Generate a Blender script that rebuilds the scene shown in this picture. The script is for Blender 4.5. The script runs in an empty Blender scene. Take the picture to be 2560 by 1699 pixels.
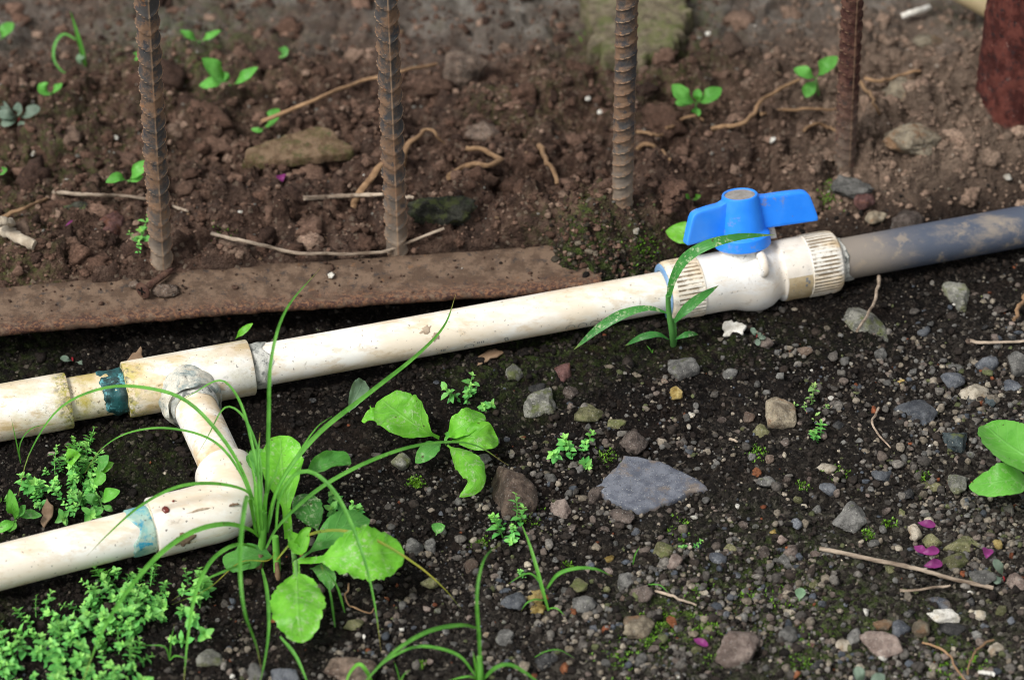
import bpy, bmesh, math, random
import numpy as np
from mathutils import Vector, Matrix

# ---------------------------------------------------------------- camera, sky, sun, exposure
SC = bpy.context.scene
COL = SC.collection
TH = math.radians(40.0)            # camera looks 40 degrees down
FPX = 7600.0                       # focal length in photograph pixels (2560 wide)
DIST = 1.95                        # metres from the lens to the ground in mid picture
cam_d = bpy.data.cameras.new("camera")
cam_d.sensor_width = 36.0
cam_d.lens = FPX / 2560.0 * 36.0
cam_d.clip_start = 0.05
cam_d.clip_end = 500.0
cam = bpy.data.objects.new("camera", cam_d)
COL.objects.link(cam)
CAM = Vector((0.0, -DIST * math.cos(TH), DIST * math.sin(TH)))
cam.location = CAM
cam.rotation_euler = (math.pi / 2 - TH, 0, 0)
SC.camera = cam
cam_d.dof.use_dof = True
cam_d.dof.focus_distance = DIST - 0.085
cam_d.dof.aperture_fstop = 6.0

world = bpy.data.worlds.new("World")
SC.world = world
world.use_nodes = True
wnt = world.node_tree
wnt.nodes.clear()
SUN_EL, SUN_AZ = math.radians(54), math.radians(-125)     # azimuth clockwise from +Y
sky = wnt.nodes.new("ShaderNodeTexSky")
sky.sky_type = 'NISHITA'
sky.sun_disc = False
sky.sun_elevation = SUN_EL
sky.sun_rotation = SUN_AZ
sky.dust_density = 3.0
hs = wnt.nodes.new("ShaderNodeHueSaturation")             # a clouded, nearly colourless sky
hs.inputs['Saturation'].default_value = 0.16
bg = wnt.nodes.new("ShaderNodeBackground")
bg.inputs['Strength'].default_value = 0.092
wo = wnt.nodes.new("ShaderNodeOutputWorld")
wnt.links.new(sky.outputs[0], hs.inputs['Color'])
wnt.links.new(hs.outputs[0], bg.inputs['Color'])
wnt.links.new(bg.outputs[0], wo.inputs['Surface'])

sun_d = bpy.data.lights.new("sun", 'SUN')
sun_d.energy = 1.5
sun_d.angle = math.radians(16)
sun_d.color = (1.0, 0.97, 0.92)
sun = bpy.data.objects.new("sun", sun_d)
COL.objects.link(sun)
sdir = Vector((math.sin(SUN_AZ) * math.cos(SUN_EL), math.cos(SUN_AZ) * math.cos(SUN_EL), math.sin(SUN_EL)))
sun.rotation_euler = sdir.to_track_quat('Z', 'Y').to_euler()
sun.location = sdir * 5

SC.view_settings.view_transform = 'Standard'
SC.view_settings.look = 'None'
SC.view_settings.gamma = 1.0
SC.view_settings.use_curve_mapping = False
SC.view_settings.exposure = 0.95
SC.render.engine = 'CYCLES'
SC.cycles.max_bounces = 8
SC.cycles.use_denoising = True
SC.cycles.pixel_filter_type = 'BLACKMAN_HARRIS'
SC.cycles.filter_width = 1.0

rng = np.random.default_rng(7)
random.seed(7)

# ---------------------------------------------------------------- geometry helpers
fwd = Vector((0, math.cos(TH), -math.sin(TH)))
upv = Vector((0, math.sin(TH), math.cos(TH)))
rgt = Vector((1, 0, 0))


def P(px, py, z=0.0):
    """ground-plan position of a point of the place seen at (px, py) that stands z above datum"""
    d = fwd + rgt * ((px - 1280.0) / FPX) - upv * ((py - 849.5) / FPX)
    t = (z - CAM.z) / d.z
    return CAM + d * t


def proj(p):
    v = Vector(p) - CAM
    dd = v.dot(fwd)
    return 1280 + v.dot(rgt) / dd * FPX, 849.5 - v.dot(upv) / dd * FPX


def ppm(p):
    """photograph pixels per metre at a point"""
    return FPX / (Vector(p) - CAM).dot(fwd)


class Noise2:
    def __init__(self, seed):
        self.t = np.random.default_rng(seed).random((256, 256))

    def __call__(self, x, y):
        xi = np.floor(x).astype(np.int64); yi = np.floor(y).astype(np.int64)
        fx = x - xi; fy = y - yi
        fx = fx * fx * fx * (fx * (fx * 6 - 15) + 10); fy = fy * fy * fy * (fy * (fy * 6 - 15) + 10)
        t = self.t
        a = t[xi & 255, yi & 255]; b = t[(xi + 1) & 255, yi & 255]
        c = t[xi & 255, (yi + 1) & 255]; d = t[(xi + 1) & 255, (yi + 1) & 255]
        return ((a * (1 - fx) + b * fx) * (1 - fy) + (c * (1 - fx) + d * fx) * fy) * 2 - 1


class Noise3:
    def __init__(self, seed):
        self.t = np.random.default_rng(seed).random((32, 32, 32))

    def __call__(self, p):
        i = np.floor(p).astype(np.int64); f = p - i
        f = f * f * (3 - 2 * f)
        t = self.t; r = 0
        for dx in (0, 1):
            for dy in (0, 1):
                for dz in (0, 1):
                    w = (f[:, 0] if dx else 1 - f[:, 0]) * (f[:, 1] if dy else 1 - f[:, 1]) * (f[:, 2] if dz else 1 - f[:, 2])
                    r = r + w * t[(i[:, 0] + dx) & 31, (i[:, 1] + dy) & 31, (i[:, 2] + dz) & 31]
        return r * 2 - 1


def worley(x, y, seed):
    """distance to the nearest of jittered cell points, and that cell's random number"""
    r_ = np.random.default_rng(seed); jx, jy, jr = r_.random((3, 256, 256))
    xi = np.floor(x).astype(np.int64); yi = np.floor(y).astype(np.int64)
    best = np.full(x.shape, 9.); rid = np.zeros(x.shape)
    for a in (-1, 0, 1):
        for b in (-1, 0, 1):
            cx, cy = (xi + a) & 255, (yi + b) & 255
            d = np.hypot(xi + a + jx[cx, cy] - x, yi + b + jy[cx, cy] - y)
            m = d < best; best = np.where(m, d, best); rid = np.where(m, jr[cx, cy], rid)
    return best, rid


N2 = [Noise2(s) for s in range(1, 12)]
N3 = [Noise3(s) for s in range(20, 24)]


def sstep(a, b, x):
    t = np.clip((x - a) / (b - a), 0, 1)
    return t * t * (3 - 2 * t)


def mesh_np(name, co, faces, attrs=None, smooth=True, colors=None):
    """mesh from an (n,3) array and an (m,k) face array; attrs: per point floats; colors: per point rgb"""
    me = bpy.data.meshes.new(name)
    co = np.asarray(co, dtype=np.float32)
    if isinstance(faces, np.ndarray):
        m, k = faces.shape
        me.vertices.add(len(co)); me.vertices.foreach_set("co", co.ravel())
        me.loops.add(m * k); me.loops.foreach_set("vertex_index", faces.astype(np.int32).ravel())
        me.polygons.add(m)
        me.polygons.foreach_set("loop_start", np.arange(0, m * k, k, dtype=np.int32))
        me.polygons.foreach_set("loop_total", np.full(m, k, dtype=np.int32))
    else:
        me.from_pydata([tuple(map(float, c)) for c in co], [], faces)
    me.update(calc_edges=True)
    if smooth:
        me.polygons.foreach_set("use_smooth", np.ones(len(me.polygons), dtype=bool))
    for k_, v in (attrs or {}).items():
        a = me.attributes.new(k_, 'FLOAT', 'POINT')
        a.data.foreach_set("value", np.asarray(v, dtype=np.float32).ravel())
    if colors is not None:
        a = me.attributes.new("col", 'FLOAT_COLOR', 'POINT')
        c4 = np.ones((len(co), 4), dtype=np.float32); c4[:, :3] = colors
        a.data.foreach_set("color", c4.ravel())
    return me


ORI = {}          # world origin of every object (none of the parents is rotated)


def empty(name, loc, label=None, cat=None, group=None):
    o = bpy.data.objects.new(name, None)
    o.empty_display_size = 0.01
    COL.objects.link(o)
    o.location = loc
    ORI[o.name] = Vector(loc)
    tag(o, label, cat, group)
    return o


def tag(o, label=None, cat=None, group=None, kind=None):
    if label: o["label"] = label
    if cat: o["category"] = cat
    if group: o["group"] = group
    if kind: o["kind"] = kind
    return o


def put(name, me, mat, parent=None, origin=None):
    """link a mesh whose coordinates are world metres; origin becomes the object's location"""
    og = Vector(origin) if origin is not None else (ORI[parent.name] if parent else Vector((0, 0, 0)))
    if og.length > 0:
        me.transform(Matrix.Translation(-og))
    o = bpy.data.objects.new(name, me)
    COL.objects.link(o)
    ORI[o.name] = og
    if mat and not me.materials:
        me.materials.append(mat)
    if parent:
        o.parent = parent
        o.location = og - ORI[parent.name]
    else:
        o.location = og
    return o


def grid_faces(nu, nv, wrap_v=False, wrap_u=False):
    """quads of a grid of nu rows by nv columns (row major)"""
    iu = np.arange(nu if wrap_u else nu - 1); iv = np.arange(nv if wrap_v else nv - 1)
    a, b = np.meshgrid(iu, iv, indexing='ij')
    a2 = (a + 1) % nu; b2 = (b + 1) % nv
    return np.stack([a * nv + b, a * nv + b2, a2 * nv + b2, a2 * nv + b], -1).reshape(-1, 4)


def catmull(pts, n):
    pts = np.array([list(p) for p in pts], float)
    if len(pts) == 2:
        t = np.linspace(0, 1, n)[:, None]
        return pts[0] * (1 - t) + pts[1] * t
    ext = np.vstack([2 * pts[0] - pts[1], pts, 2 * pts[-1] - pts[-2]])
    seg = np.linalg.norm(np.diff(pts, axis=0), axis=1)
    cum = np.concatenate([[0], np.cumsum(seg)])
    out = []
    for s in np.linspace(0, cum[-1], n):
        i = min(int(np.searchsorted(cum, s, side='right')) - 1, len(seg) - 1)
        t = (s - cum[i]) / max(seg[i], 1e-9)
        p0, p1, p2, p3 = ext[i], ext[i + 1], ext[i + 2], ext[i + 3]
        out.append(.5 * ((2 * p1) + (-p0 + p2) * t + (2 * p0 - 5 * p1 + 4 * p2 - p3) * t * t + (-p0 + 3 * p1 - 3 * p2 + p3) * t ** 3))
    return np.array(out)


def tube(path, radii, nseg=24, rmod=None, closed=True, upref=(0, 0, 1)):
    """swept tube along path rows with a radius for each row; returns co, faces, u, v(angle)"""
    path = np.asarray(path, float); n = len(path)
    radii = np.broadcast_to(np.asarray(radii, float), (n,))
    tan = np.gradient(path, axis=0)
    for i in range(n):                                     # repeated rows (annular ends) keep a tangent
        if np.linalg.norm(tan[i]) < 1e-9:
            j = i + 1 if i + 1 < n else i - 1
            tan[i] = tan[j]
    tan /= np.linalg.norm(tan, axis=1)[:, None] + 1e-12
    side = np.cross(np.array(upref, float), tan[0])
    if np.linalg.norm(side) < 1e-3: side = np.cross(np.array((0, 1., 0)), tan[0])
    side /= np.linalg.norm(side)
    co = []; cum = 0; U = []; V = []
    ang = np.linspace(0, 2 * np.pi, nseg, endpoint=False)
    for i in range(n):
        side = side - tan[i] * side.dot(tan[i]); side /= np.linalg.norm(side) + 1e-12
        nrm = np.cross(tan[i], side)
        if i: cum += np.linalg.norm(path[i] - path[i - 1])
        r = radii[i] if rmod is None else radii[i] + rmod(cum, ang, i)
        r = np.broadcast_to(r, ang.shape)
        co.append(path[i] + r[:, None] * (np.cos(ang)[:, None] * side + np.sin(ang)[:, None] * nrm))
        U.append(np.full(nseg, cum)); V.append(ang)
    co = np.concatenate(co); f = [tuple(q) for q in grid_faces(n, nseg, wrap_v=True)]
    if closed:
        f = f + [tuple(range(nseg - 1, -1, -1)), tuple(range((n - 1) * nseg, n * nseg))]
    return co, f, np.concatenate(U), np.concatenate(V)


def tube_mesh(name, path, radii, nseg=24, rmod=None, closed=True, colors=None):
    co, f, u, v = tube(path, radii, nseg, rmod, closed)
    me = mesh_np(name, co, f, {"u": u, "v": v})
    me.set_sharp_from_angle(angle=math.radians(42))
    return me


# ---------------------------------------------------------------- node helper
class MT:
    def __init__(s, name):
        s.m = bpy.data.materials.new(name); s.m.use_nodes = True
        s.t = s.m.node_tree; s.t.nodes.clear()
        s.out = s.n("ShaderNodeOutputMaterial")

    def n(s, typ, props=None, **ins):
        nd = s.t.nodes.new(typ)
        for k, v in (props or {}).items(): setattr(nd, k, v)
        for k, v in ins.items():
            key = k.replace('_', ' ')
            s.set(nd.inputs[key], v)
        return nd

    def set(s, sock, v):
        if isinstance(v, bpy.types.NodeSocket): s.t.links.new(v, sock)
        elif isinstance(v, (tuple, list)) and len(v) == 3 and sock.type == 'RGBA': sock.default_value = (*v, 1)
        else: sock.default_value = v

    def obj(s): return s.n("ShaderNodeTexCoord").outputs['Object']

    def mapv(s, vec, scale):
        return s.n("ShaderNodeMapping", Vector=vec, Scale=scale).outputs[0]

    def noise(s, scale, detail=4, rough=.55, vec=None, dist=0.0):
        return s.n("ShaderNodeTexNoise", Vector=vec or s.obj(), Scale=scale, Detail=detail, Roughness=rough, Distortion=dist).outputs[0]

    def vor(s, scale, vec=None, feature='F1'):
        return s.n("ShaderNodeTexVoronoi", {'feature': feature}, Vector=vec or s.obj(), Scale=scale)

    def ramp(s, fac, stops, interp='LINEAR'):
        nd = s.n("ShaderNodeValToRGB", Fac=fac); r = nd.color_ramp; r.interpolation = interp
        while len(r.elements) > 1: r.elements.remove(r.elements[-1])
        r.elements[0].position = stops[0][0]; r.elements[0].color = (*c3(stops[0][1]), 1)
        for p, c in stops[1:]:
            e = r.elements.new(p); e.color = (*c3(c), 1)
        return nd.outputs[0]

    def mix(s, fac, a, b, mode='MIX'):
        nd = s.t.nodes.new("ShaderNodeMix"); nd.data_type = 'RGBA'; nd.blend_type = mode
        s.set(nd.inputs[0], fac); s.set(nd.inputs[6], a); s.set(nd.inputs[7], b)
        return nd.outputs[2]

    def math(s, op, a, b=0.0, c=None, clamp=False):
        nd = s.t.nodes.new("ShaderNodeMath"); nd.operation = op; nd.use_clamp = clamp
        s.set(nd.inputs[0], a); s.set(nd.inputs[1], b)
        if c is not None: s.set(nd.inputs[2], c)
        return nd.outputs[0]

    def band(s, x, lo, hi):
        return s.n("ShaderNodeMapRange", {'interpolation_type': 'SMOOTHSTEP'}, Value=x, From_Min=lo, From_Max=hi).outputs[0]

    def attr(s, name, out='Fac'): return s.n("ShaderNodeAttribute", {'attribute_name': name}).outputs[out]

    def rand(s): return s.n("ShaderNodeObjectInfo").outputs['Random']

    def bump(s, h, strength=.5, dist=.001, normal=None):
        nd = s.n("ShaderNodeBump", Height=h, Strength=strength, Distance=dist)
        if normal: s.t.links.new(normal, nd.inputs['Normal'])
        return nd.outputs[0]

    def hsv(s, col, h=.5, sat=1., v=1.):
        return s.n("ShaderNodeHueSaturation", Color=col, Hue=h, Saturation=sat, Value=v).outputs[0]

    def bsdf(s, col, rough=.6, normal=None, spec=.5, transl=0.0, tcol=None, metal=0.0):
        b = s.n("ShaderNodeBsdfPrincipled", Base_Color=col, Roughness=rough, Metallic=metal)
        s.set(b.inputs['Specular IOR Level'], spec)
        if normal: s.t.links.new(normal, b.inputs['Normal'])
        o = b.outputs[0]
        if transl:
            tr = s.n("ShaderNodeBsdfTranslucent", Color=tcol if tcol is not None else col)
            o = s.n("ShaderNodeMixShader", Fac=transl).outputs[0]
            nd = o.node
            s.t.links.new(b.outputs[0], nd.inputs[1]); s.t.links.new(tr.outputs[0], nd.inputs[2])
        s.t.links.new(o, s.out.inputs['Surface'])
        return s.m


def c3(c): return (c, c, c) if isinstance(c, (int, float)) else c

# ---------------------------------------------------------------- materials
def m_ground():
    k = MT("soil"); ob = k.obj()
    back, grey, moss, dry = (k.attr(a) for a in ("back", "grey", "moss", "dry"))
    v1 = k.vor(420, ob); v2 = k.vor(1100, ob)
    c1 = k.n("ShaderNodeSeparateColor", Color=v1.outputs['Color']).outputs[0]
    c2 = k.n("ShaderNodeSeparateColor", Color=v2.outputs['Color']).outputs[0]
    big = k.noise(28, 6, .6, ob); mid = k.noise(120, 5, .65, ob)
    front = k.ramp(c1, [(0, (.0028, .0019, .0015)), (.55, (.0064, .0044, .0034)), (.85, (.013, .0092, .007)), (.955, (.03, .0235, .0185)), (.985, (.11, .095, .075)), (1, (.2, .17, .135))])
    front = k.mix(k.band(c2, .93, .97), front, (.07, .06, .048))
    front = k.mix(k.band(big, .45, .75), front, k.ramp(c1, [(0, (.0075, .0048, .0035)), (1, (.026, .0165, .012))]))
    bk = k.ramp(mid, [(.30, (.027, .0148, .0105)), (.48, (.088, .051, .036)), (.66, (.20, .126, .09))])
    bk = k.mix(k.band(c1, .93, .97), bk, (.2, .15, .11))
    bk = k.mix(k.math('MULTIPLY', k.band(big, .42, .62), .45), bk, (.066, .046, .037))
    bk = k.mix(k.math('MULTIPLY', dry, .75), bk, k.ramp(mid, [(.3, (.12, .084, .062)), (.65, (.33, .245, .18))]))
    front = k.mix(k.math('MULTIPLY', k.attr('grav'), .75), front, k.ramp(c1, [(0, (.016, .013, .0105)), (.5, (.045, .038, .031)), (.9, (.105, .094, .078)), (1, (.2, .18, .15))]))
    col = k.mix(back, front, bk)
    gcol = k.ramp(k.noise(45, 7, .65, ob), [(.32, (.075, .06, .05)), (.48, (.16, .14, .118)), (.60, (.27, .25, .22)), (.8, (.15, .15, .095))])
    col = k.mix(grey, col, gcol)
    col = k.mix(k.math('MULTIPLY', moss, k.band(k.noise(160, 5, .7, ob), .42, .62)), col, k.ramp(c2, [(0, (.03, .06, .008)), (1, (.11, .17, .03))]))
    h = k.math('ADD', k.math('MULTIPLY', v1.outputs['Distance'], -.6), k.math('ADD', k.noise(700, 6, .7, ob), k.math('MULTIPLY', v2.outputs['Distance'], -.25)))
    nb = k.bump(h, 1.0, .0035)
    wet = k.band(k.noise(60, 4, .6, ob), .4, .62)
    rough = k.math('SUBTRACT', .93, k.math('MULTIPLY', wet, k.math('SUBTRACT', .55, k.math('MULTIPLY', back, .45))))
    return k.bsdf(col, rough, nb, .16)


def m_crumb(name, rough, spec, glint=0.):
    k = MT(name); ob = k.obj()
    col = k.attr("col", 'Color')
    col = k.mix(1.0, col, k.ramp(k.noise(520, 5, .7, ob), [(.28, .35), (.5, 1.0), (.72, 1.75)]), 'MULTIPLY')
    nb = k.bump(k.noise(800, 6, .75, ob), 1.0, .0016)
    return k.bsdf(col, rough, nb, spec)


def m_stone(name, a, b, spot=None, moss=0., rough=.8, speck=.5, bump=1.):
    """stone of two tones a/b with fine bright grains, optional spot colour and moss film"""
    k = MT(name); ob = k.obj(); r = k.rand()
    off = k.n("ShaderNodeVectorMath", {'operation': 'ADD'}); k.set(off.inputs[0], ob)
    cmb = k.n("ShaderNodeCombineXYZ", X=k.math('MULTIPLY', r, 7.3), Y=k.math('MULTIPLY', r, 3.1)); k.set(off.inputs[1], cmb.outputs[0])
    vec = off.outputs[0]
    col = k.mix(k.band(k.noise(130, 8, .72, vec), .40, .60), tuple(x * .78 for x in a), tuple(x * 1.12 for x in b))
    if spot: col = k.mix(k.math('MULTIPLY', k.band(k.noise(75, 6, .65, vec), .49, .64), .8), col, spot)
    g = k.noise(1500, 3, .8, vec)
    col = k.mix(k.math('MULTIPLY', k.band(k.noise(900, 2, .6, vec), .62, .70), speck), col, (.62, .60, .54))
    col = k.mix(k.math('MULTIPLY', k.band(k.noise(520, 5, .75, vec), .54, .66), .75), col, tuple(x * .3 for x in a))
    if moss: col = k.mix(k.math('MULTIPLY', k.band(k.noise(110, 6, .7, vec), .62 - .25 * moss, .74 - .2 * moss), .85), col, (.115, .135, .045))
    col = k.mix(1.0, col, k.ramp(r, [(0, .62), (.5, .95), (1, 1.3)]), 'MULTIPLY')
    nb = k.bump(k.math('ADD', k.noise(380, 7, .72, vec), k.math('MULTIPLY', k.noise(90, 4, .6, vec), .8)), bump, .0032)
    return k.bsdf(col, rough, nb, .2)


def m_pvc(name, base=(.85, .83, .77), stain=.5, moss=0., specks=.6, grime=.0, seed=0., groove=False, endmoss=False):
    k = MT(name)
    mp = k.n("ShaderNodeMapping", Vector=k.obj(), Location=(seed, seed * .7, 0), Scale=(1, 1, 1)).outputs[0]
    st = k.n("ShaderNodeMapping", Vector=mp, Rotation=(0, 0, -.29), Scale=(.35, 1, 1)).outputs[0]
    n1 = k.noise(34, 7, .62, st); n2 = k.noise(95, 6, .7, st)
    col = k.mix(k.math('MULTIPLY', k.band(n1, .41, .60), stain), base, (.64, .46, .23))
    col = k.mix(k.math('MULTIPLY', k.band(n2, .51, .64), stain * .95), col, (.50, .35, .17))
    sm = k.noise(60, 8, .75, mp, .6)
    col = k.mix(k.math('MULTIPLY', k.band(sm, .60, .72), .6), col, (.26, .18, .11))
    if grime:
        col = k.mix(k.math('MULTIPLY', k.band(k.noise(140, 7, .75, mp), .5, .66), grime), col, (.13, .10, .065))
    if moss:
        col = k.mix(k.math('MULTIPLY', k.band(k.noise(48, 7, .7, mp), .40, .62), moss), col, (.36, .30, .035))
        col = k.mix(k.math('MULTIPLY', k.band(k.noise(230, 6, .75, mp), .56, .66), moss), col, (.05, .06, .02))
    sv_ = k.math('SINE', k.attr('v'))                      # dust settled on the top, splash marks and painted-in shade along the underside
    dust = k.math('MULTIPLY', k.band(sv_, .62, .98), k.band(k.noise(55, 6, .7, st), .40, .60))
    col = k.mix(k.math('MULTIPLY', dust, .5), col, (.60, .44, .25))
    spl_shade = k.math('MULTIPLY', k.band(sv_, -.05, -.75), k.band(k.noise(120, 6, .75, mp), .36, .62))
    col = k.mix(k.math('MULTIPLY', spl_shade, .7), col, (.50, .36, .17))
    if endmoss:                                            # algae grown over the end of a fitting
        em = k.math('MULTIPLY', k.band(k.math('ADD', k.attr('u'), k.math('MULTIPLY', k.noise(90, 5, .7, mp), .030)), .030, .012), k.band(k.noise(160, 6, .75, mp), .40, .55))
        col = k.mix(em, col, k.mix(k.band(k.noise(300, 5, .7, mp), .45, .6), (.40, .36, .05), (.05, .065, .025)))
    if groove: col = k.mix(k.math('MULTIPLY', k.attr('groove'), k.band(k.noise(70, 5, .7, mp), .38, .52)), col, (.20, .145, .085))
    sp = k.noise(420, 2, .5, mp)
    col = k.mix(k.math('MULTIPLY', k.band(sp, .685, .72), specks), col, (.06, .045, .03))
    nb = k.bump(k.noise(300, 6, .7, mp), .12, .0008)
    rough = k.math('ADD', .34, k.math('MULTIPLY', k.band(n2, .4, .7), .3))
    return k.bsdf(col, rough, nb, .45)


def m_cement(name, a, b, c=None, bump=.8):
    k = MT(name); ob = k.obj()
    col = k.mix(k.band(k.noise(85, 6, .7, ob), .4, .6), a, b)
    if c: col = k.mix(k.band(k.noise(150, 6, .7, ob), .52, .62), col, c)
    col = k.mix(k.math('MULTIPLY', k.band(k.noise(330, 5, .75, ob), .58, .68), .85), col, (.03, .026, .02))
    nb = k.bump(k.noise(260, 6, .7, ob), bump, .0012)
    return k.bsdf(col, .5, nb, .45)


def m_rust(name, a, b, dark, orange, scale=60, bump=.6, rough=.8, dusty=None, edge=False):
    k = MT(name); ob = k.obj()
    n1 = k.noise(scale, 8, .7, ob)
    col = k.mix(k.band(n1, .42, .58), a, b)
    col = k.mix(k.math('MULTIPLY', k.band(k.noise(scale * 2.2, 7, .72, ob), .54, .63), .85), col, dark)
    col = k.mix(k.math('MULTIPLY', k.band(k.noise(scale * 1.7 + 9, 6, .7, ob), .60, .70), .8), col, orange)
    col = k.mix(k.math('MULTIPLY', k.band(k.noise(scale * 9, 3, .6, ob), .68, .74), .7), col, (.4, .35, .28))
    if dusty:                                              # mud dried on the metal near the ground and on worn ribs
        col = k.mix(k.attr("mud"), col, k.mix(k.band(n1, .4, .6), dusty, tuple(x * .7 for x in dusty)))
        col = k.mix(k.math('MULTIPLY', k.band(k.attr("crest"), .45, .9), .85), col, k.mix(k.band(n1, .4, .6), (.48, .32, .20), (.31, .175, .105)))
    if edge:                                               # bare, pitted rust along the worn front edge
        col = k.mix(k.math('MULTIPLY', k.attr("edge"), k.band(k.noise(150, 6, .7, ob), .36, .56)), col, k.mix(k.band(k.noise(400, 5, .7, ob), .45, .6), (.06, .032, .026), (.20, .10, .055)))
    nb = k.bump(k.math('ADD', k.noise(scale * 7, 7, .75, ob), k.noise(scale * 2, 5, .6, ob)), bump, .0016)
    return k.bsdf(col, rough, nb, .15)


def m_leaf(name, a, b, vein, mottle=.0, rough=.38, transl=.28, spots=.3, tip=0.):
    k = MT(name); ob = k.obj()
    lu, lv = k.attr("lu"), k.attr("lv")
    n1 = k.noise(70, 6, .65, ob)
    col = k.mix(k.band(n1, .38, .62), a, b)
    au = k.math('ABSOLUTE', lu)
    side = k.math('FRACT', k.math('SUBTRACT', k.math('MULTIPLY', lv, 7.0), k.math('MULTIPLY', au, 1.6)))
    sv = k.math('MULTIPLY', k.band(k.math('ABSOLUTE', k.math('SUBTRACT', side, .5)), .12, .0), .22)
    mv = k.math('MULTIPLY', k.band(au, .07, .02), .4)
    vv = k.math('MAXIMUM', sv, mv)
    col = k.mix(vv, col, vein)
    if mottle:
        col = k.mix(k.math('MULTIPLY', k.math('MULTIPLY', k.band(k.noise(330, 6, .75, ob), .52, .60), k.band(k.noise(45, 4, .6, ob), .42, .58)), mottle), col, (.45, .55, .33))
    if tip: col = k.mix(k.math('MULTIPLY', k.band(k.math('ADD', lv, k.math('MULTIPLY', k.noise(60, 4, .6, ob), .12)), .93, 1.05), tip), col, (.34, .24, .075))
    if spots:
        col = k.mix(k.math('MULTIPLY', k.band(k.noise(210, 4, .65, ob), .66, .70), .85), col, (.07, .06, .02))
    col = k.mix(1.0, col, k.ramp(k.rand(), [(0, .82), (1, 1.12)]), 'MULTIPLY')
    nb = k.bump(k.math('SUBTRACT', k.math('MULTIPLY', k.noise(260, 4, .6, ob), .7), k.math('MULTIPLY', vv, 1.6)), .5, .0008)
    tc = k.mix(1.0, col, (1.15, 1.1, .5), 'MULTIPLY')
    return k.bsdf(col, rough, nb, .25, transl, tc)


def m_tiny_leaf(name, young, old):
    k = MT(name)
    col = k.mix(k.attr("age"), young, old)
    col = k.mix(1.0, col, k.ramp(k.rand(), [(0, .75), (1, 1.2)]), 'MULTIPLY')
    return k.bsdf(col, .42, None, .25, .22, k.mix(1.0, col, (1.1, 1.1, .6), 'MULTIPLY'))


def m_plain(name, a, b, scale=120, rough=.6, bump=.4, transl=0., stretch=None, spec=.4):
    k = MT(name); v = k.obj()
    if stretch: v = k.mapv(v, stretch)
    col = k.mix(k.band(k.noise(scale, 6, .65, v), .32, .68), a, b)
    col = k.mix(1.0, col, k.ramp(k.rand(), [(0, .8), (1, 1.15)]), 'MULTIPLY')
    nb = k.bump(k.noise(scale * 4, 6, .7, v), bump, .001)
    return k.bsdf(col, rough, nb, spec, transl)


def m_blue():
    k = MT("blue_plastic"); ob = k.obj()
    col = k.mix(k.band(k.noise(55, 4, .6, ob), .3, .7), (.010, .215, .90), (.020, .255, .95))
    col = k.mix(k.math('MULTIPLY', k.band(k.noise(70, 7, .7, ob), .57, .66), .6), col, (.24, .22, .22))
    col = k.mix(k.math('MULTIPLY', k.band(k.noise(460, 4, .7, ob), .68, .73), .6), col, (.2, .17, .14))
    col = k.mix(k.math('MULTIPLY', k.band(k.noise(24, 5, .6, ob), .42, .66), .35), col, (.12, .36, .86))
    nb = k.bump(k.noise(300, 5, .6, ob), .1, .0006)
    return k.bsdf(col, k.math('ADD', .38, k.math('MULTIPLY', k.noise(90, 6, .7, ob), .25)), nb, .4)


def m_greypipe():
    k = MT("grey_pvc"); ob = k.obj()
    n = k.noise(28, 7, .68, k.n("ShaderNodeMapping", Vector=ob, Rotation=(0, 0, -.29), Scale=(.5, 1, 1)).outputs[0])
    col = k.mix(k.math('MAXIMUM', k.band(n, .54, .68), k.band(k.math('ADD', k.attr('u'), k.math('MULTIPLY', n, -.06)), .035, -.01)), (.066, .080, .112), (.22, .19, .16))
    col = k.mix(k.math('MULTIPLY', k.band(k.noise(70, 7, .7, ob), .55, .66), .6), col, (.30, .245, .18))
    col = k.mix(k.math('MULTIPLY', k.band(k.noise(400, 4, .7, ob), .66, .72), .6), col, (.04, .04, .04))
    nb = k.bump(k.noise(300, 6, .7, ob), .2, .0008)
    return k.bsdf(col, .5, nb, .45)


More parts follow.
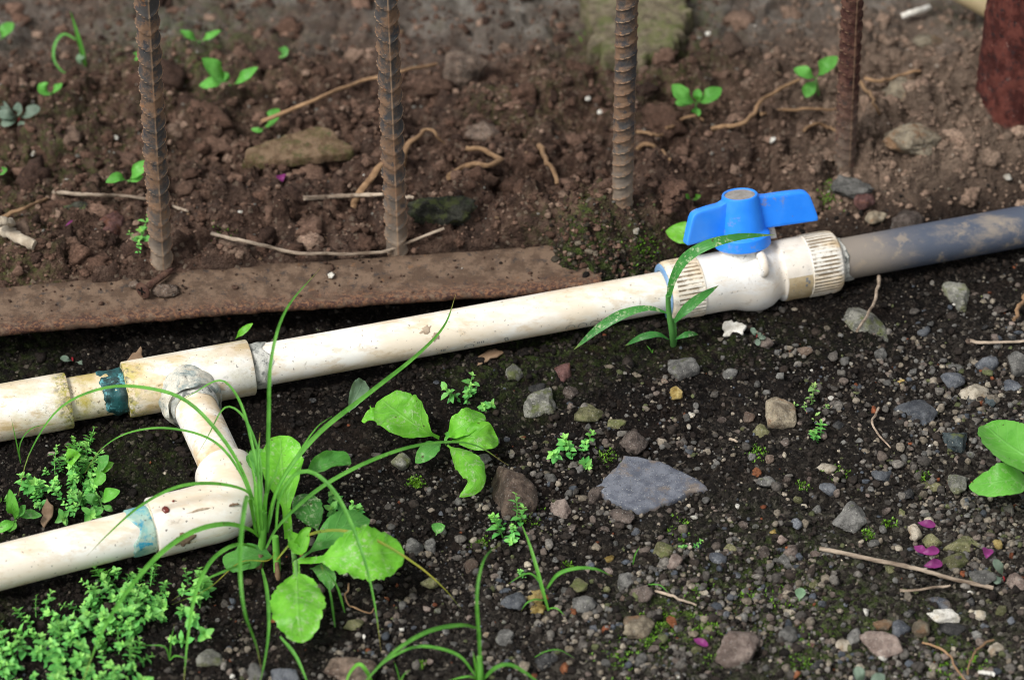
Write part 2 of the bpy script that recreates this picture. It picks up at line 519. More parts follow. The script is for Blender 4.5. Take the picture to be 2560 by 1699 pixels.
M = {}
M['ground'] = m_ground()
M['crumb'] = m_crumb("wet_grit", .6, .2)
M['clod'] = m_crumb("dry_clod", .95, .15)
STONES = {
    'grey': m_stone("grey_stone", (.115, .112, .105), (.20, .195, .18), moss=.12),
    'dark': m_stone("dark_stone", (.030, .031, .033), (.068, .066, .064), speck=.3),
    'slate': m_stone("slate_stone", (.135, .155, .20), (.21, .22, .24), spot=(.23, .175, .13), speck=.6),
    'shard': m_stone("slate_shard_stone", (.092, .101, .128), (.122, .130, .152), spot=(.165, .13, .10), speck=.3, bump=.15),
    'bluegrey': m_stone("blue_grey_stone", (.095, .105, .125), (.17, .18, .195), speck=.35),
    'tan': m_stone("tan_stone", (.21, .17, .12), (.33, .28, .20), spot=(.26, .14, .07)),
    'cream': m_stone("cream_stone", (.42, .36, .27), (.62, .55, .44), spot=(.36, .25, .15), speck=.3),
    'brown': m_stone("brown_stone", (.12, .082, .062), (.225, .165, .125), spot=(.09, .07, .055)),
    'rough': m_stone("rough_brown_stone", (.085, .066, .056), (.17, .135, .115), speck=.5),
    'pink': m_stone("pink_brown_stone", (.23, .17, .145), (.34, .27, .23), spot=(.16, .12, .1)),
    'olive': m_stone("olive_stone", (.12, .12, .055), (.22, .21, .11), moss=.5),
    'mossy': m_stone("mossy_stone", (.14, .14, .12), (.26, .255, .22), spot=(.17, .175, .09), moss=.45),
    'orange': m_stone("orange_brick_stone", (.22, .075, .03), (.33, .13, .06), speck=.2),
    'red': m_stone("red_brown_stone", (.10, .045, .04), (.19, .10, .09), spot=(.2, .08, .04), speck=.2),
    'white': m_stone("white_stone", (.58, .55, .46), (.76, .73, .66), spot=(.45, .37, .26), speck=.2),
    'yellow': m_stone("yellow_stone", (.36, .24, .06), (.56, .43, .17), speck=.3),
    'darkmoss': m_stone("dark_mossy_stone", (.022, .023, .017), (.06, .06, .046), spot=(.04, .06, .018), moss=.55, speck=.15),
    'teal': m_stone("dark_teal_stone", (.03, .045, .05), (.075, .095, .10), moss=.3, speck=.4),
}
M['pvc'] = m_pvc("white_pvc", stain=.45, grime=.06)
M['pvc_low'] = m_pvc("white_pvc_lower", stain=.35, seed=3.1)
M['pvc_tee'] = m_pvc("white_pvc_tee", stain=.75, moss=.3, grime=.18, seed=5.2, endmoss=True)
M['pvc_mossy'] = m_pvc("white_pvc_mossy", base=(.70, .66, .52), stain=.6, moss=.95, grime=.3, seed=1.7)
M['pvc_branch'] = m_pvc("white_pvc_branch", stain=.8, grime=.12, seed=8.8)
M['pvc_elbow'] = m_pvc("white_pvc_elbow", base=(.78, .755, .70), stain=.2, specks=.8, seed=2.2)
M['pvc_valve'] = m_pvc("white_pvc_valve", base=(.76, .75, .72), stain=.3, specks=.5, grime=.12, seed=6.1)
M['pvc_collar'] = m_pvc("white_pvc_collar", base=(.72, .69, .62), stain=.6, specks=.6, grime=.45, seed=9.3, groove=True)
M['blue'] = m_blue()
M['gasket'] = m_plain("pale_blue_gasket", (.13, .27, .48), (.24, .38, .56), 90, .5, .2)
M['capdirt'] = m_plain("cap_dirt", (.27, .25, .225), (.38, .36, .34), 160, .9, .8)
M['greypipe'] = m_greypipe()
M['cem_teal'] = m_cement("dark_teal_cement", (.006, .030, .030), (.012, .085, .09), (.10, .33, .36))
M['cem_aqua'] = m_cement("pale_teal_cement", (.36, .48, .40), (.20, .42, .40), (.03, .30, .46), .4)
M['cem_grey'] = m_cement("grey_cement", (.62, .59, .50), (.24, .29, .28), (.50, .46, .37), 1.)
M['cem_white'] = m_cement("white_grey_cement", (.32, .33, .30), (.56, .55, .50), (.14, .15, .14), 1.)
M['bar'] = m_rust("rusty_flat_bar", (.092, .060, .041), (.165, .112, .077), (.05, .042, .038), (.19, .10, .05), 70, .55, edge=True)
M['rebar'] = m_rust("rusty_rebar", (.066, .062, .060), (.185, .115, .073), (.046, .05, .057), (.26, .12, .05), 66, .6, dusty=(.30, .235, .175))
M['rebar_red'] = m_rust("flaking_red_rebar", (.075, .032, .026), (.15, .075, .055), (.022, .018, .018), (.24, .15, .11), 110, 1., dusty=(.27, .215, .165))
M['post'] = m_rust("flaking_red_post", (.060, .017, .014), (.145, .045, .034), (.03, .022, .024), (.26, .17, .15), 80, 1., dusty=(.26, .22, .17))
M['screw'] = m_rust("rusty_screw_iron", (.07, .035, .026), (.13, .075, .052), (.03, .02, .02), (.17, .08, .04), 160, .6)
M['sticker'] = m_plain("faded_tan_sticker", (.44, .33, .18), (.58, .47, .30), 150, .6, .2)
M['ink'] = m_plain("faded_ink", (.16, .17, .17), (.24, .24, .23), 300, .7, .1)
M['blood'] = m_plain("brown_red_drop", (.16, .02, .012), (.22, .045, .03), 200, .2, .1, spec=.6)
M['mudpale'] = m_plain("pale_dried_mud", (.34, .25, .17), (.52, .42, .31), 420, .9, .9)
M['mudsmear'] = m_plain("dried_mud", (.15, .095, .06), (.26, .18, .12), 260, .9, .9)
G_BR = ((.125, .43, .026), (.205, .58, .050), (.27, .60, .13))
M['leaf'] = m_leaf("bright_green_leaf", *G_BR, mottle=.6)
M['leaf_pl'] = m_leaf("plain_green_leaf", (.12, .42, .045), (.17, .50, .075), (.22, .55, .13), mottle=.3, spots=.5)
M['leaf_dk'] = m_leaf("mottled_dark_leaf", (.045, .19, .03), (.065, .24, .04), (.13, .32, .09), mottle=.95)
M['leaf_te'] = m_leaf("dull_green_leaf", (.085, .30, .055), (.12, .37, .07), (.17, .42, .12), mottle=.4)
M['leaf_bk'] = m_leaf("seedling_leaf", (.10, .36, .05), (.15, .45, .08), (.2, .5, .13), spots=0, transl=.3)
M['leaf_pale'] = m_leaf("pale_blue_green_leaf", (.16, .27, .16), (.21, .33, .20), (.26, .38, .24), spots=.1)
M['leaf_purs'] = m_leaf("purslane_leaf", (.13, .19, .14), (.19, .25, .19), (.22, .28, .22), spots=0, rough=.5)
M['maize'] = m_leaf("seedling_blade", (.040, .20, .040), (.060, .27, .050), (.10, .33, .08), mottle=.9, spots=.2, tip=.4)
M['maize_stem'] = m_leaf("seedling_stem", (.10, .33, .075), (.14, .40, .10), (.15, .4, .1), spots=0)
M['blade'] = m_leaf("sedge_blade", (.075, .27, .030), (.135, .40, .055), (.2, .46, .14), spots=.25, tip=.8, rough=.36, transl=.3)
M['blade_lt'] = m_leaf("light_sedge_blade", (.12, .40, .045), (.16, .46, .055), (.2, .5, .1), spots=.1, transl=.3)
M['blade_yl'] = m_leaf("yellowing_sedge_blade", (.20, .30, .035), (.33, .31, .04), (.36, .38, .09), spots=.2, transl=.25)
M['stem_br'] = m_plain("brown_stem_base", (.10, .055, .03), (.18, .12, .06), 200, .7, .4)
M['stem_gr'] = m_plain("hairy_green_stem", (.15, .36, .08), (.22, .44, .13), 150, .6, .5, .1)
M['tiny'] = m_tiny_leaf("tiny_green_leaf", (.31, .64, .14), (.11, .41, .09))
M['tiny_pale'] = m_tiny_leaf("tiny_pale_leaf", (.36, .52, .16), (.2, .42, .12))
M['moss'] = m_tiny_leaf("moss_leaf", (.16, .34, .02), (.06, .16, .012))
M['petal'] = m_plain("magenta_petal", (.17, .018, .12), (.29, .042, .21), 120, .5, .2, .25)
M['twig'] = m_plain("dry_pale_twig", (.13, .09, .06), (.46, .37, .28), 150, .85, 1., stretch=(.25, 1, 1))
M['root'] = m_plain("tan_root", (.20, .115, .058), (.31, .19, .10), 120, .85, .7)
M['wood'] = m_plain("weathered_wood", (.22, .17, .12), (.46, .40, .31), 60, .9, 1.)
M['chip'] = m_plain("white_flake", (.42, .39, .33), (.70, .68, .62), 200, .7, .4)
M['deadleaf'] = m_plain("dead_leaf", (.17, .105, .06), (.28, .19, .12), 90, .8, .5, .1)
M['redstem'] = m_plain("red_stem", (.33, .02, .03), (.45, .05, .06), 120, .5, .2)
M['brick'] = m_stone("tan_brick_chip", (.25, .155, .085), (.36, .245, .15), spot=(.15, .14, .045), moss=.25, speck=.2)
M['concrete'] = m_stone("mossy_concrete", (.15, .12, .075), (.24, .20, .13), spot=(.16, .17, .06), moss=.45, speck=.3)
M['creampipe'] = m_plain("cream_pipe", (.48, .38, .20), (.58, .47, .28), 40, .5, .2)

# ---------------------------------------------------------------- lines of the place
PZ = 0.0165                                               # height of the pipe axis
PA, PB = P(-420, 1107.8, PZ), P(2900, 503.4, PZ)          # water pipe, far left to far right
EX = (PB - PA).normalized(); EY = Vector((0, 0, 1)).cross(EX); EZ = Vector((0, 0, 1))


def along(px):
    """point of the pipe axis seen at photograph column px"""
    lo, hi = 0.0, 1.0
    for _ in range(40):
        m = (lo + hi) / 2
        if proj(PA.lerp(PB, m))[0] < px: lo = m
        else: hi = m
    return PA.lerp(PB, lo)


LA, LB = P(-420, 1524, PZ), P(602, 1263, PZ)              # lower pipe axis, up to the elbow corner
LX = (LB - LA).normalized()
TEE = along(455)
ELB = P(600, 1263.5, PZ)
BXD = (ELB - TEE).normalized()                            # branch direction

BZ = 0.020                                                # top of the flat bar
FA, FB = P(-500, 870.5, BZ), P(1505, 703.6, BZ)             # front edge of the flat bar
FX = (FB - FA).normalized(); FY = Vector((0, 0, 1)).cross(FX)

# ---------------------------------------------------------------- ground
STEP = 0.0016
X0, X1, Y0, Y1 = -0.50, 0.50, -0.40, 0.50
gx = np.arange(X0, X1 + 1e-9, STEP); gy = np.arange(Y0, Y1 + 1e-9, STEP)


def segdist(x, y, a, b):
    ax, ay, bx, by = a.x, a.y, b.x, b.y
    dx, dy = bx - ax, by - ay
    t = np.clip(((x - ax) * dx + (y - ay) * dy) / (dx * dx + dy * dy), 0, 1)
    return np.hypot(x - ax - t * dx, y - ay - t * dy)


def bumpat(x, y, p, r, h):
    return h * np.exp(-(((x - p.x) ** 2 + (y - p.y) ** 2) / r ** 2))


def zones(x, y):
    s_bar = (x - FA.x) * FY.x + (y - FA.y) * FY.y          # metres behind the front edge of the bar
    s_pipe = (x - PA.x) * EY.x + (y - PA.y) * EY.y - 0.024
    wob = N2[0](x * 30, y * 30) * .006
    right = sstep(.0, .06, x)
    wall_l = sstep(.033, .050, s_bar + wob * .9 + N2[1](x * 90, y * 90) * .0025)
    wall_r = sstep(-.004, .052, np.minimum(s_pipe, s_bar + .06) + wob)
    wall = wall_l * (1 - right) + wall_r * right
    return s_bar, s_pipe, wall, right


MOUND = P(1495, 636, .024); MOUND2 = P(1575, 555, .03); RB4 = P(2110, 420, .03); PIT = P(1950, 540, .01)


def height(x, y):
    s_bar, s_pipe, wall, right = zones(x, y)
    d_, r_ = worley(x * 120 + N2[3](x * 90, y * 90) * .3, y * 120, 5); d2_, r2_ = worley(x * 270, y * 270, 6)
    f = (np.clip(1 - (d_ / .7) ** 2, 0, 1) * r_ * .0032 + np.clip(1 - (d2_ / .7) ** 2, 0, 1) * r2_ * .0018 - .0018 + N2[1](x * 22, y * 22) * .0030 + N2[2](x * 70, y * 70) * .0024 + N2[3](x * 190, y * 190) * .0008 + N2[4](x * 400, y * 400) * .0008)
    trench = -.004 * np.exp(-((s_bar + .005) / .03) ** 2) * (1 - right)
    front = f - .001 + trench
    wx = x + N2[1](x * 60, y * 60) * .004 + N2[2](x * 160, y * 160) * .0016; wy = y + N2[5](x * 60, y * 60) * .004 + N2[6](x * 160, y * 160) * .0016
    lump = 0; 
    for fq, am, sd in ((26, .0175, 1), (58, .0120, 2), (120, .0062, 3), (250, .0026, 4)):
        d_, r_ = worley(wx * fq, wy * fq, sd)
        lump = lump + am * np.clip(1 - (d_ / .72) ** 2, 0, 1) * (.15 + 1.1 * r_ ** 1.4)
    b = (N2[7](x * 11, y * 11) * .008 + lump - .0085 + N2[4](x * 420, y * 420) * .0008)
    far = sstep(.18, .34, y)
    b = b * (1 - .55 * far)
    calm = sstep(.02, .085, np.where(right > .5, s_pipe + .03, s_bar))          # flatter next to the bar
    back = .0165 + .0035 * (1 - calm) * (1 - right) + .001 * right + b * (.24 + .76 * calm) + .012 * sstep(.05, .3, x) * sstep(.03, .15, s_pipe)
    h = front * (1 - wall) + back * wall
    h = h + bumpat(x, y, MOUND, .038, .027) * (1 + .22 * N2[1](x * 85, y * 85) + .16 * N2[2](x * 210, y * 210)) + bumpat(x, y, MOUND2, .036, .016) * wall * (1 + .2 * N2[2](x * 120, y * 120)) + bumpat(x, y, RB4, .03, .006)
    h = h - bumpat(x, y, PIT, .045, .012) * wall
    for a, c, r in ((PA, PB, .0135), (LA, LB, .0135), (TEE, ELB, .0135)):       # soil lies below the pipes
        d = segdist(x, y, a, c)
        lim = np.where(d < .020, .0025 + (d / .020) ** 2 * .004, .0065 + (d - .020) * 2.6)
        h = np.minimum(h, lim)
    return h


def axis_with_skirt(v):
    st, lo, hi = [], [], []
    d = STEP; p = v[-1]
    while p < 60:
        d *= 1.55; p += d; hi.append(p)
    d = STEP; p = v[0]
    while p > -60:
        d *= 1.55; p -= d; lo.append(p)
    return np.concatenate([lo[::-1], v, hi])


ax_, ay_ = axis_with_skirt(gx), axis_with_skirt(gy)
XX, YY = np.meshgrid(ax_, ay_, indexing='ij')
HH = height(np.clip(XX, -3, 3), np.clip(YY, -3, 3))
HC = height(*np.meshgrid(gx, gy, indexing='ij'))


def Hn(x, y):
    """ground height (arrays)"""
    fx = np.clip((np.asarray(x) - X0) / STEP, 0, len(gx) - 1.001); fy = np.clip((np.asarray(y) - Y0) / STEP, 0, len(gy) - 1.001)
    i = fx.astype(int); j = fy.astype(int); u = fx - i; v = fy - j
    return (HC[i, j] * (1 - u) + HC[i + 1, j] * u) * (1 - v) + (HC[i, j + 1] * (1 - u) + HC[i + 1, j + 1] * u) * v


def G(px, py, dz=0.0):
    """the point of the ground seen at (px, py), raised by dz"""
    z = 0.02
    for _ in range(30):
        p = P(px, py, z); z = .5 * z + .5 * (float(Hn(p.x, p.y)) + dz)
    return P(px, py, z)


s_bar, s_pipe, wall, right = zones(XX, YY)
back = np.clip(wall, 0, 1)
gp = P(960, 40, .02); gp2 = P(1560, 60, .02)
e1 = np.exp(-(((XX - gp.x) / .11) ** 2 + ((YY - gp.y - .02) / .050) ** 2) ** 2)
e2 = sstep(.262, .33, YY) * .8
grey = np.clip(np.maximum(e1, e2) * (.75 + .5 * N2[8](XX * 16, YY * 16)), 0, 1)
dry = sstep(.12, .30, XX) * back * (1 - sstep(.25, .36, YY) * .5)
moss = np.clip(N2[9](XX * 9, YY * 9) * 1.3 - .45, 0, 1) * (.5 + .3 * back)
for p, r, a in ((P(1700, 1560), .03, 1), (P(1950, 1500), .05, .8), (P(2080, 1560), .04, .8), (P(2330, 1650), .04, .9), (P(1470, 600, .03), .03, .7), (P(1600, 640, .03), .03, .6), (P(1600, 120, .03), .05, .8), (P(150, 360, .02), .06, .5), (P(480, 130, .02), .06, .6)):
    moss = np.maximum(moss, a * np.exp(-((XX - p.x) ** 2 + (YY - p.y) ** 2) / r ** 2))
grav = (1 - back) * sstep(.05, .33, XX * .8 - YY * .95 - .08 + .05 * N2[8](XX * 14, YY * 14))
co = np.stack([XX, YY, HH], -1).reshape(-1, 3)
gm = mesh_np("ground", co, grid_faces(len(ax_), len(ay_))[:, ::-1].copy(), {"back": back, "grav": grav, "grey": grey, "dry": dry, "moss": moss})
ground = put("ground", gm, M['ground'])
tag(ground, "dark moist soil in front, loose brown soil behind the bar", kind="structure")

# ---------------------------------------------------------------- the water pipe with tee, elbow and valve
RP = 0.0134                                               # pipe radius
pipe = empty("water_pipe", (TEE.x, TEE.y, 0.0), "stained white plastic water pipe with tee, branch and elbow lying on the dark soil", "pipe")


def rows(a, d, prof):
    """rows along direction d from a: list of (distance, radius)"""
    return [a + d * t for t, r in prof], [r for t, r in prof]


def straight(name, a, b, r, mat, nseg=40, step=.004, wob=.0):
    n = max(2, int((b - a).length / step))
    path = [a.lerp(b, i / n) for i in range(n + 1)]
    rm = None
    if wob:
        rm = lambda cum, ang, i: wob * N2[2](np.full_like(ang, cum * 90), np.cos(ang) * 3 + np.sin(ang) * 2)
    return put(name, tube_mesh(name, path, r, nseg, rm), mat, pipe)


def sleeve(name, a, d, t0, t1, r, mat, seed, ragged=.004, lump=.0005, nseg=56, parent=None, both=True):
    """thin lumpy ring of cement round a pipe with a ragged edge"""
    n = 12; co = []; 
    side = np.array(Vector((0, 0, 1)).cross(d).normalized()); nr = np.array(d.cross(Vector(side)))
    ang = np.linspace(0, 2 * np.pi, nseg, endpoint=False)
    e0 = N2[seed % 10](np.cos(ang) * 1.3 + seed, np.sin(ang) * 1.3) * ragged + N2[(seed + 3) % 10](np.cos(ang) * 4, np.sin(ang) * 4 + seed) * ragged * .3
    e1 = e0 * 0 if not both else N2[(seed + 5) % 10](np.cos(ang) * 2.3 + seed, np.sin(ang) * 2.3) * ragged
    for i in range(n):
        f = i / (n - 1)
        t = (t0 + e0) * (1 - f) + (t1 + e1) * f
        rr = r + lump * N2[(seed + 1) % 10](t * 260, np.cos(ang) * 4 + np.sin(ang) * 3 + seed) + .0003
        if i in (0, n - 1): rr = np.full(nseg, r - .0012)
        co.append(np.array(a) + t[:, None] * np.array(d) + rr[:, None] * (np.cos(ang)[:, None] * side + np.sin(ang)[:, None] * nr))
    me = mesh_np(name, np.concatenate(co), grid_faces(n, nseg, wrap_v=True))
    return put(name, me, mat, parent or pipe)


def dist_along(px): return (along(px) - TEE).dot(EX)


tL, tR = dist_along(313), dist_along(627)
c1, c0 = dist_along(173), dist_along(-330)
v0 = dist_along(1661)
# straight lengths
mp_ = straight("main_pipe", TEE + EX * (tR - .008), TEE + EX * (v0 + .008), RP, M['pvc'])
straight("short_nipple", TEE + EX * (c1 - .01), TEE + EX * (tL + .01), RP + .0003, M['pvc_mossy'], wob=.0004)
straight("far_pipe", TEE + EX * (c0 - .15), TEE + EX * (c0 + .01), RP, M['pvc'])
# coupling at the left
pts, rr = rows(TEE + EX * c1, -EX, [(0, .0134), (0, .0170), (.0008, .0176), (.01, .0177), (.03, .0177), (c1 - c0 - .001, .0177), (c1 - c0, .017), (c1 - c0, .0134)])
put("coupling", tube_mesh("coupling", pts, rr, 48, closed=False), M['pvc_tee'], pipe)
# tee: run and branch hub
L = tR - tL
pts, rr = rows(TEE + EX * tL, EX, [(0, .0134), (0, .0171), (.0007, .0177), (L * .3, .0177), (L * .6, .0177), (L - .0007, .0177), (L, .0171), (L, .0134)])
tee = put("tee", tube_mesh("tee", pts, rr, 48, closed=False), M['pvc_tee'], pipe)
pts, rr = rows(TEE, BXD, [(0, .0165), (.010, .0178), (.016, .0182), (.021, .0184), (.0245, .0180), (.0255, .0168), (.0255, .0134)])
put("branch_hub", tube_mesh("branch_hub", pts, rr, 48, lambda c, a, i: .0008 * N2[3](np.cos(a) * 3 + c * 200, np.sin(a) * 3), closed=False), M['cem_grey'], tee)
sleeve("cement_collar", TEE, BXD, .0135, .0290, .0183, M['cem_grey'], 4, .0050, .0019, parent=tee)
sleeve("cement_fillet", TEE, BXD, .0235, .0315, .0148, M['cem_white'], 8, .003, .0008, parent=tee)
sleeve("dark_teal_cement", TEE, EX, tL - .0120, tL + .0002, RP + .0010, M['cem_teal'], 2, .0055, .0011, both=False)
sleeve("white_cement", TEE, -EX, -(tR + .0105), -(tR - .0002), RP + .0005, M['cem_white'], 6, .004, .0007, both=False)
# branch pipe, elbow, lower pipe
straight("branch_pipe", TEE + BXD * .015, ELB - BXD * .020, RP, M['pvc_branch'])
lowend = LB
h1, h2, RB = .033, .054, .019                             # hub lengths and bend radius
a_in = ELB - BXD * h1; b_out = ELB - LX * h2
ang = math.acos(max(-1, min(1, BXD.dot(-LX)))); tl = RB * math.tan(ang / 2) * .9
pth = [a_in, a_in, a_in + BXD * .001]; rad = [.0134, .0178, .0184]
q0 = ELB - BXD * tl; q2 = ELB - LX * tl
for t in np.linspace(0, 1, 5)[1:]: pth.append((a_in + BXD * .001).lerp(q0, t)); rad.append(.0184)
for t in np.linspace(0, 1, 12)[1:]:
    pth.append(q0 * (1 - t) ** 2 + ELB * 2 * t * (1 - t) + q2 * t * t); rad.append(.0184)
for t in np.linspace(0, 1, 6)[1:]: pth.append(q2.lerp(b_out + LX * .001, t)); rad.append(.0182)
pth += [b_out, b_out]; rad += [.0176, .0134]
elbow = put("elbow", tube_mesh("elbow", pth, rad, 48, closed=False), M['pvc_elbow'], pipe)
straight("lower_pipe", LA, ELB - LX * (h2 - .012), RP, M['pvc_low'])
sleeve("pale_teal_cement", ELB, -LX, h2 + .0135, h2 - .0002, RP + .0004, M['cem_aqua'], 3, .0035, .0004, both=False)


def on_pipe(c, d, r, al, du):
    """point on a pipe: centre line start c, direction d, radius r, angle al above the near horizontal side, du along"""
    near = -Vector((0, 0, 1)).cross(d).normalized()
    return c + d * du + (near * math.cos(al) + Vector((0, 0, 1)) * math.sin(al)) * r


def patch(name, c, d, r, al0, du0, ra, ru, mat, parent, seed, lift=.0004, nseg=26, ir=1.):
    """small raised ragged smear or drop lying on a pipe"""
    ang = np.linspace(0, 2 * np.pi, nseg, endpoint=False)
    e = 1 + ir * (.45 * N2[seed % 10](np.cos(ang) * 2 + seed, np.sin(ang) * 2) + .3 * N2[(seed + 2) % 10](np.cos(ang) * 5, np.sin(ang) * 5 + seed))
    co = []
    for f, l in ((1.0, -.0003), (.93, lift * .6), (.6, lift), (.25, lift * 1.15)):
        for a_, k_ in zip(ang, e):
            co.append(on_pipe(c, d, r + l, al0 + math.sin(a_) * ra / r * f * k_, du0 + math.cos(a_) * ru * f * k_))
    f = [tuple(q) for q in grid_faces(4, nseg, wrap_v=True)] + [tuple(range(3 * nseg, 4 * nseg))]
    return put(name, mesh_np(name, [tuple(v) for v in co], f), mat, parent)


def elb_u(px):                                            # distance along the lower pipe from the elbow corner, by column
    return -min((abs(proj(ELB - LX * t)[0] - px), t) for t in np.linspace(0, .2, 400))[1]


patch("red_brown_drop", ELB, LX, .0184, 1.25, elb_u(413), .0024, .0022, M['blood'], elbow, 3, .0008, ir=.2)
patch("red_brown_speck", ELB, LX, .0184, 1.5, elb_u(437), .0008, .0008, M['blood'], elbow, 5, .0004, ir=.2)
patch("mud_smear", ELB, LX, .0184, .10, elb_u(436), .0042, .0060, M['mudsmear'], elbow, 7, .0003)
patch("mud_smear", ELB, LX, .0184, .95, elb_u(488), .0008, .0055, M['mudpale'], elbow, 9, .0002)
patch("mud_smear", ELB, LX, .0184, .85, elb_u(575), .0010, .0026, M['mudsmear'], elbow, 1, .0002)
patch("mud_smear", ELB - BXD * .02, BXD, .0184, 1.9, .003, .0014, .0018, M['mudsmear'], elbow, 11, .0003)
patch("mud_smear", TEE, EX, RP, 1.0, dist_along(1058), .0026, .0036, M['mudpale'], mp_, 2, .0002)
patch("mud_smear", TEE, EX, RP, .55, dist_along(1078), .0026, .0020, M['mudpale'], mp_, 12, .0002)


# faded print along the underside of the main pipe: rows of dotted round and barred characters, cut off by wear
def ink_marks():
    co, fa = [], []

    def quad(u, a, du, da):
        i = len(co)
        for s, t in ((-1, -1), (1, -1), (1, 1), (-1, 1)):
            co.append(tuple(on_pipe(TEE, EX, RP + .00012, a + t * da / RP, u + s * du)))
        fa.append((i, i + 1, i + 2, i + 3))
    def ring(px, al, w, h, a0, a1):
        u0 = dist_along(px)
        for t in np.linspace(a0, a1, 15):
            quad(u0 + math.cos(t) * w, al + math.sin(t) * h / RP, .00026, .00034)
    ring(1412, -.36, .0030, .0026, -.2, 3.5); ring(1442, -.36, .0028, .0026, -.3, 3.4); ring(1473, -.34, .0030, .0026, -.4, 3.5)
    ring(1160, -.36, .0030, .0020, -.3, 3.6)
    for px in (1180, 1184, 1190, 1195): quad(dist_along(px), -.20, .0003, .0009)
    for px in (1090, 1095, 1099): quad(dist_along(px), -.30, .0003, .0012)
    ring(1252, -.28, .0011, .0009, 0, 4.4); ring(1254, -.42, .0011, .0009, 3, 7.6)
    return mesh_np("printed_marks", co, fa, smooth=False)


put("printed_marks", ink_marks(), M['ink'], mp_)

# ball valve: local frame x along the pipe, z tilted away from the camera
VO = TEE + EX * v0
TILT = math.radians(17)
VZ = (EZ * math.cos(TILT) + EY * math.sin(TILT)); VY = VZ.cross(EX)


def V3(x, y, z): return VO + EX * x + VY * y + VZ * z


def lathe_x(name, prof, nseg, rmod, mat, parent, closed=False):
    ang = np.linspace(0, 2 * np.pi, nseg, endpoint=False); co = []; gr = []
    for x, r in prof:
        dr_ = rmod(x, ang) if rmod else 0
        rr = np.full(nseg, r) + dr_
        gr.append(np.broadcast_to((np.asarray(dr_) < -.0003) * 1., nseg))
        co += [tuple(V3(x, -math.cos(a) * q, math.sin(a) * q)) for a, q in zip(ang, rr)]
    f = grid_faces(len(prof), nseg, wrap_v=True)[:, ::-1].copy()
    me = mesh_np(name, co, f, {"groove": np.concatenate(gr)}); me.set_sharp_from_angle(angle=math.radians(38))
    return put(name, me, mat, parent)


mm = .001
bprof = [(22, 17), (22.3, 19.1), (24, 19.3), (36, 19.3), (42, 19.5), (46, 20.0), (49, 21.0), (53, 22.2), (57, 23.0), (61, 23.3), (65, 22.9), (69, 21.6), (72, 19.7), (74, 18.3), (75.5, 17.9), (76.5, 18.2), (77.2, 19.4), (77.8, 19.9), (86, 20.1), (94, 20.1), (95.5, 19.6), (95.5, 17)]
valve = empty("ball_valve", V3(.06, 0, -.018), "white plastic ball valve with a blue butterfly handle in the pipe line", "valve")
lathe_x("body", [(a * mm, b * mm) for a, b in bprof], 72, None, M['pvc_valve'], valve)


def ribs(n, depth, x0, x1, sharp=.35):
    def f(x, ang):
        if not (x0 <= x <= x1): return 0
        ph = (ang * n / (2 * np.pi)) % 1.0
        return -depth * (ph < sharp)
    return f


lathe_x("end_collar", [(a * mm, b * mm) for a, b in [(0, 14.5), (0, 17.6), (.6, 18.9), (1.6, 19.5), (4, 19.8), (4.5, 19.8), (10, 19.8), (16, 19.8), (21.3, 19.8), (21.8, 19.8), (22.6, 19.7), (22.6, 17)]],
        240, ribs(40, .0007, .0042, .0217, .3), M['pvc_collar'], valve)
lathe_x("end_collar", [(a * mm, b * mm) for a, b in [(95, 17), (95, 20.2), (95.6, 20.7), (96.2, 20.7), (102, 20.8), (108, 20.8), (112, 20.7), (113, 20.6), (115.6, 20), (117, 18.8), (117.6, 17.4), (117.2, 16.6), (116.0, 14)]],
        240, ribs(46, .00055, .0961, .1131, .4), M['pvc_collar'], valve)
lathe_x("rubber_seal", [(a * mm, b * mm) for a, b in [(-.2, 13.2), (-1.4, 14), (-1.6, 16), (-1.2, 17.4), (-.2, 18), (.6, 17.2)]], 64, lambda x, a: .0006 * np.sin(a * 3 + 1), M['gasket'], valve)

HX, HZ = .0545, .0235                                      # where the handle stands


def lathe_z(name, prof, nseg, mat, parent, cap=True, xo=HX):
    ang = np.linspace(0, 2 * np.pi, nseg, endpoint=False); co = []
    for z, r in prof:
        co += [tuple(V3(xo + math.cos(a) * r, math.sin(a) * r, z)) for a in ang]
    f = [tuple(q) for q in grid_faces(len(prof), nseg, wrap_v=True)]
    if cap: f.append(tuple(range((len(prof) - 1) * nseg, len(prof) * nseg)))
    me = mesh_np(name, co, f); me.set_sharp_from_angle(angle=math.radians(32))
    return put(name, me, mat, parent)


lathe_z("stem_seat", [(.012, .0150), (.0225, .0150), (.0235, .0142), (.0240, .012)], 40, M['pvc_valve'], valve)
hp = [(0, 16), (0, 17.8), (.15, 18.3), (.5, 18.4), (1, 18.4), (7.0, 18.0), (7.4, 17.95), (7.7, 17.8), (7.9, 17.5), (8.1, 17.2), (9.6, 15.6), (10.3, 14.9), (11.2, 14.6), (12.2, 14.5), (14, 14.3), (22, 13.2), (30, 12.1), (33.4, 11.6), (33.9, 11.45), (34.2, 11.2), (34.3, 10.9), (34.3, 10.4), (34.2, 10.1), (33.9, 9.9), (33.2, 9.8)]
handle = lathe_z("handle", [(HZ + a * mm, b * mm) for a, b in hp], 56, M['blue'], valve, cap=True)
tag(handle, "blue butterfly handle with two flat wings")
lathe_z("handle_cap", [(HZ + a * mm, b * mm) for a, b in [(33.0, 9.9), (33.7, 9.7), (34.0, 7), (34.1, 3)]], 40, M['capdirt'], handle)


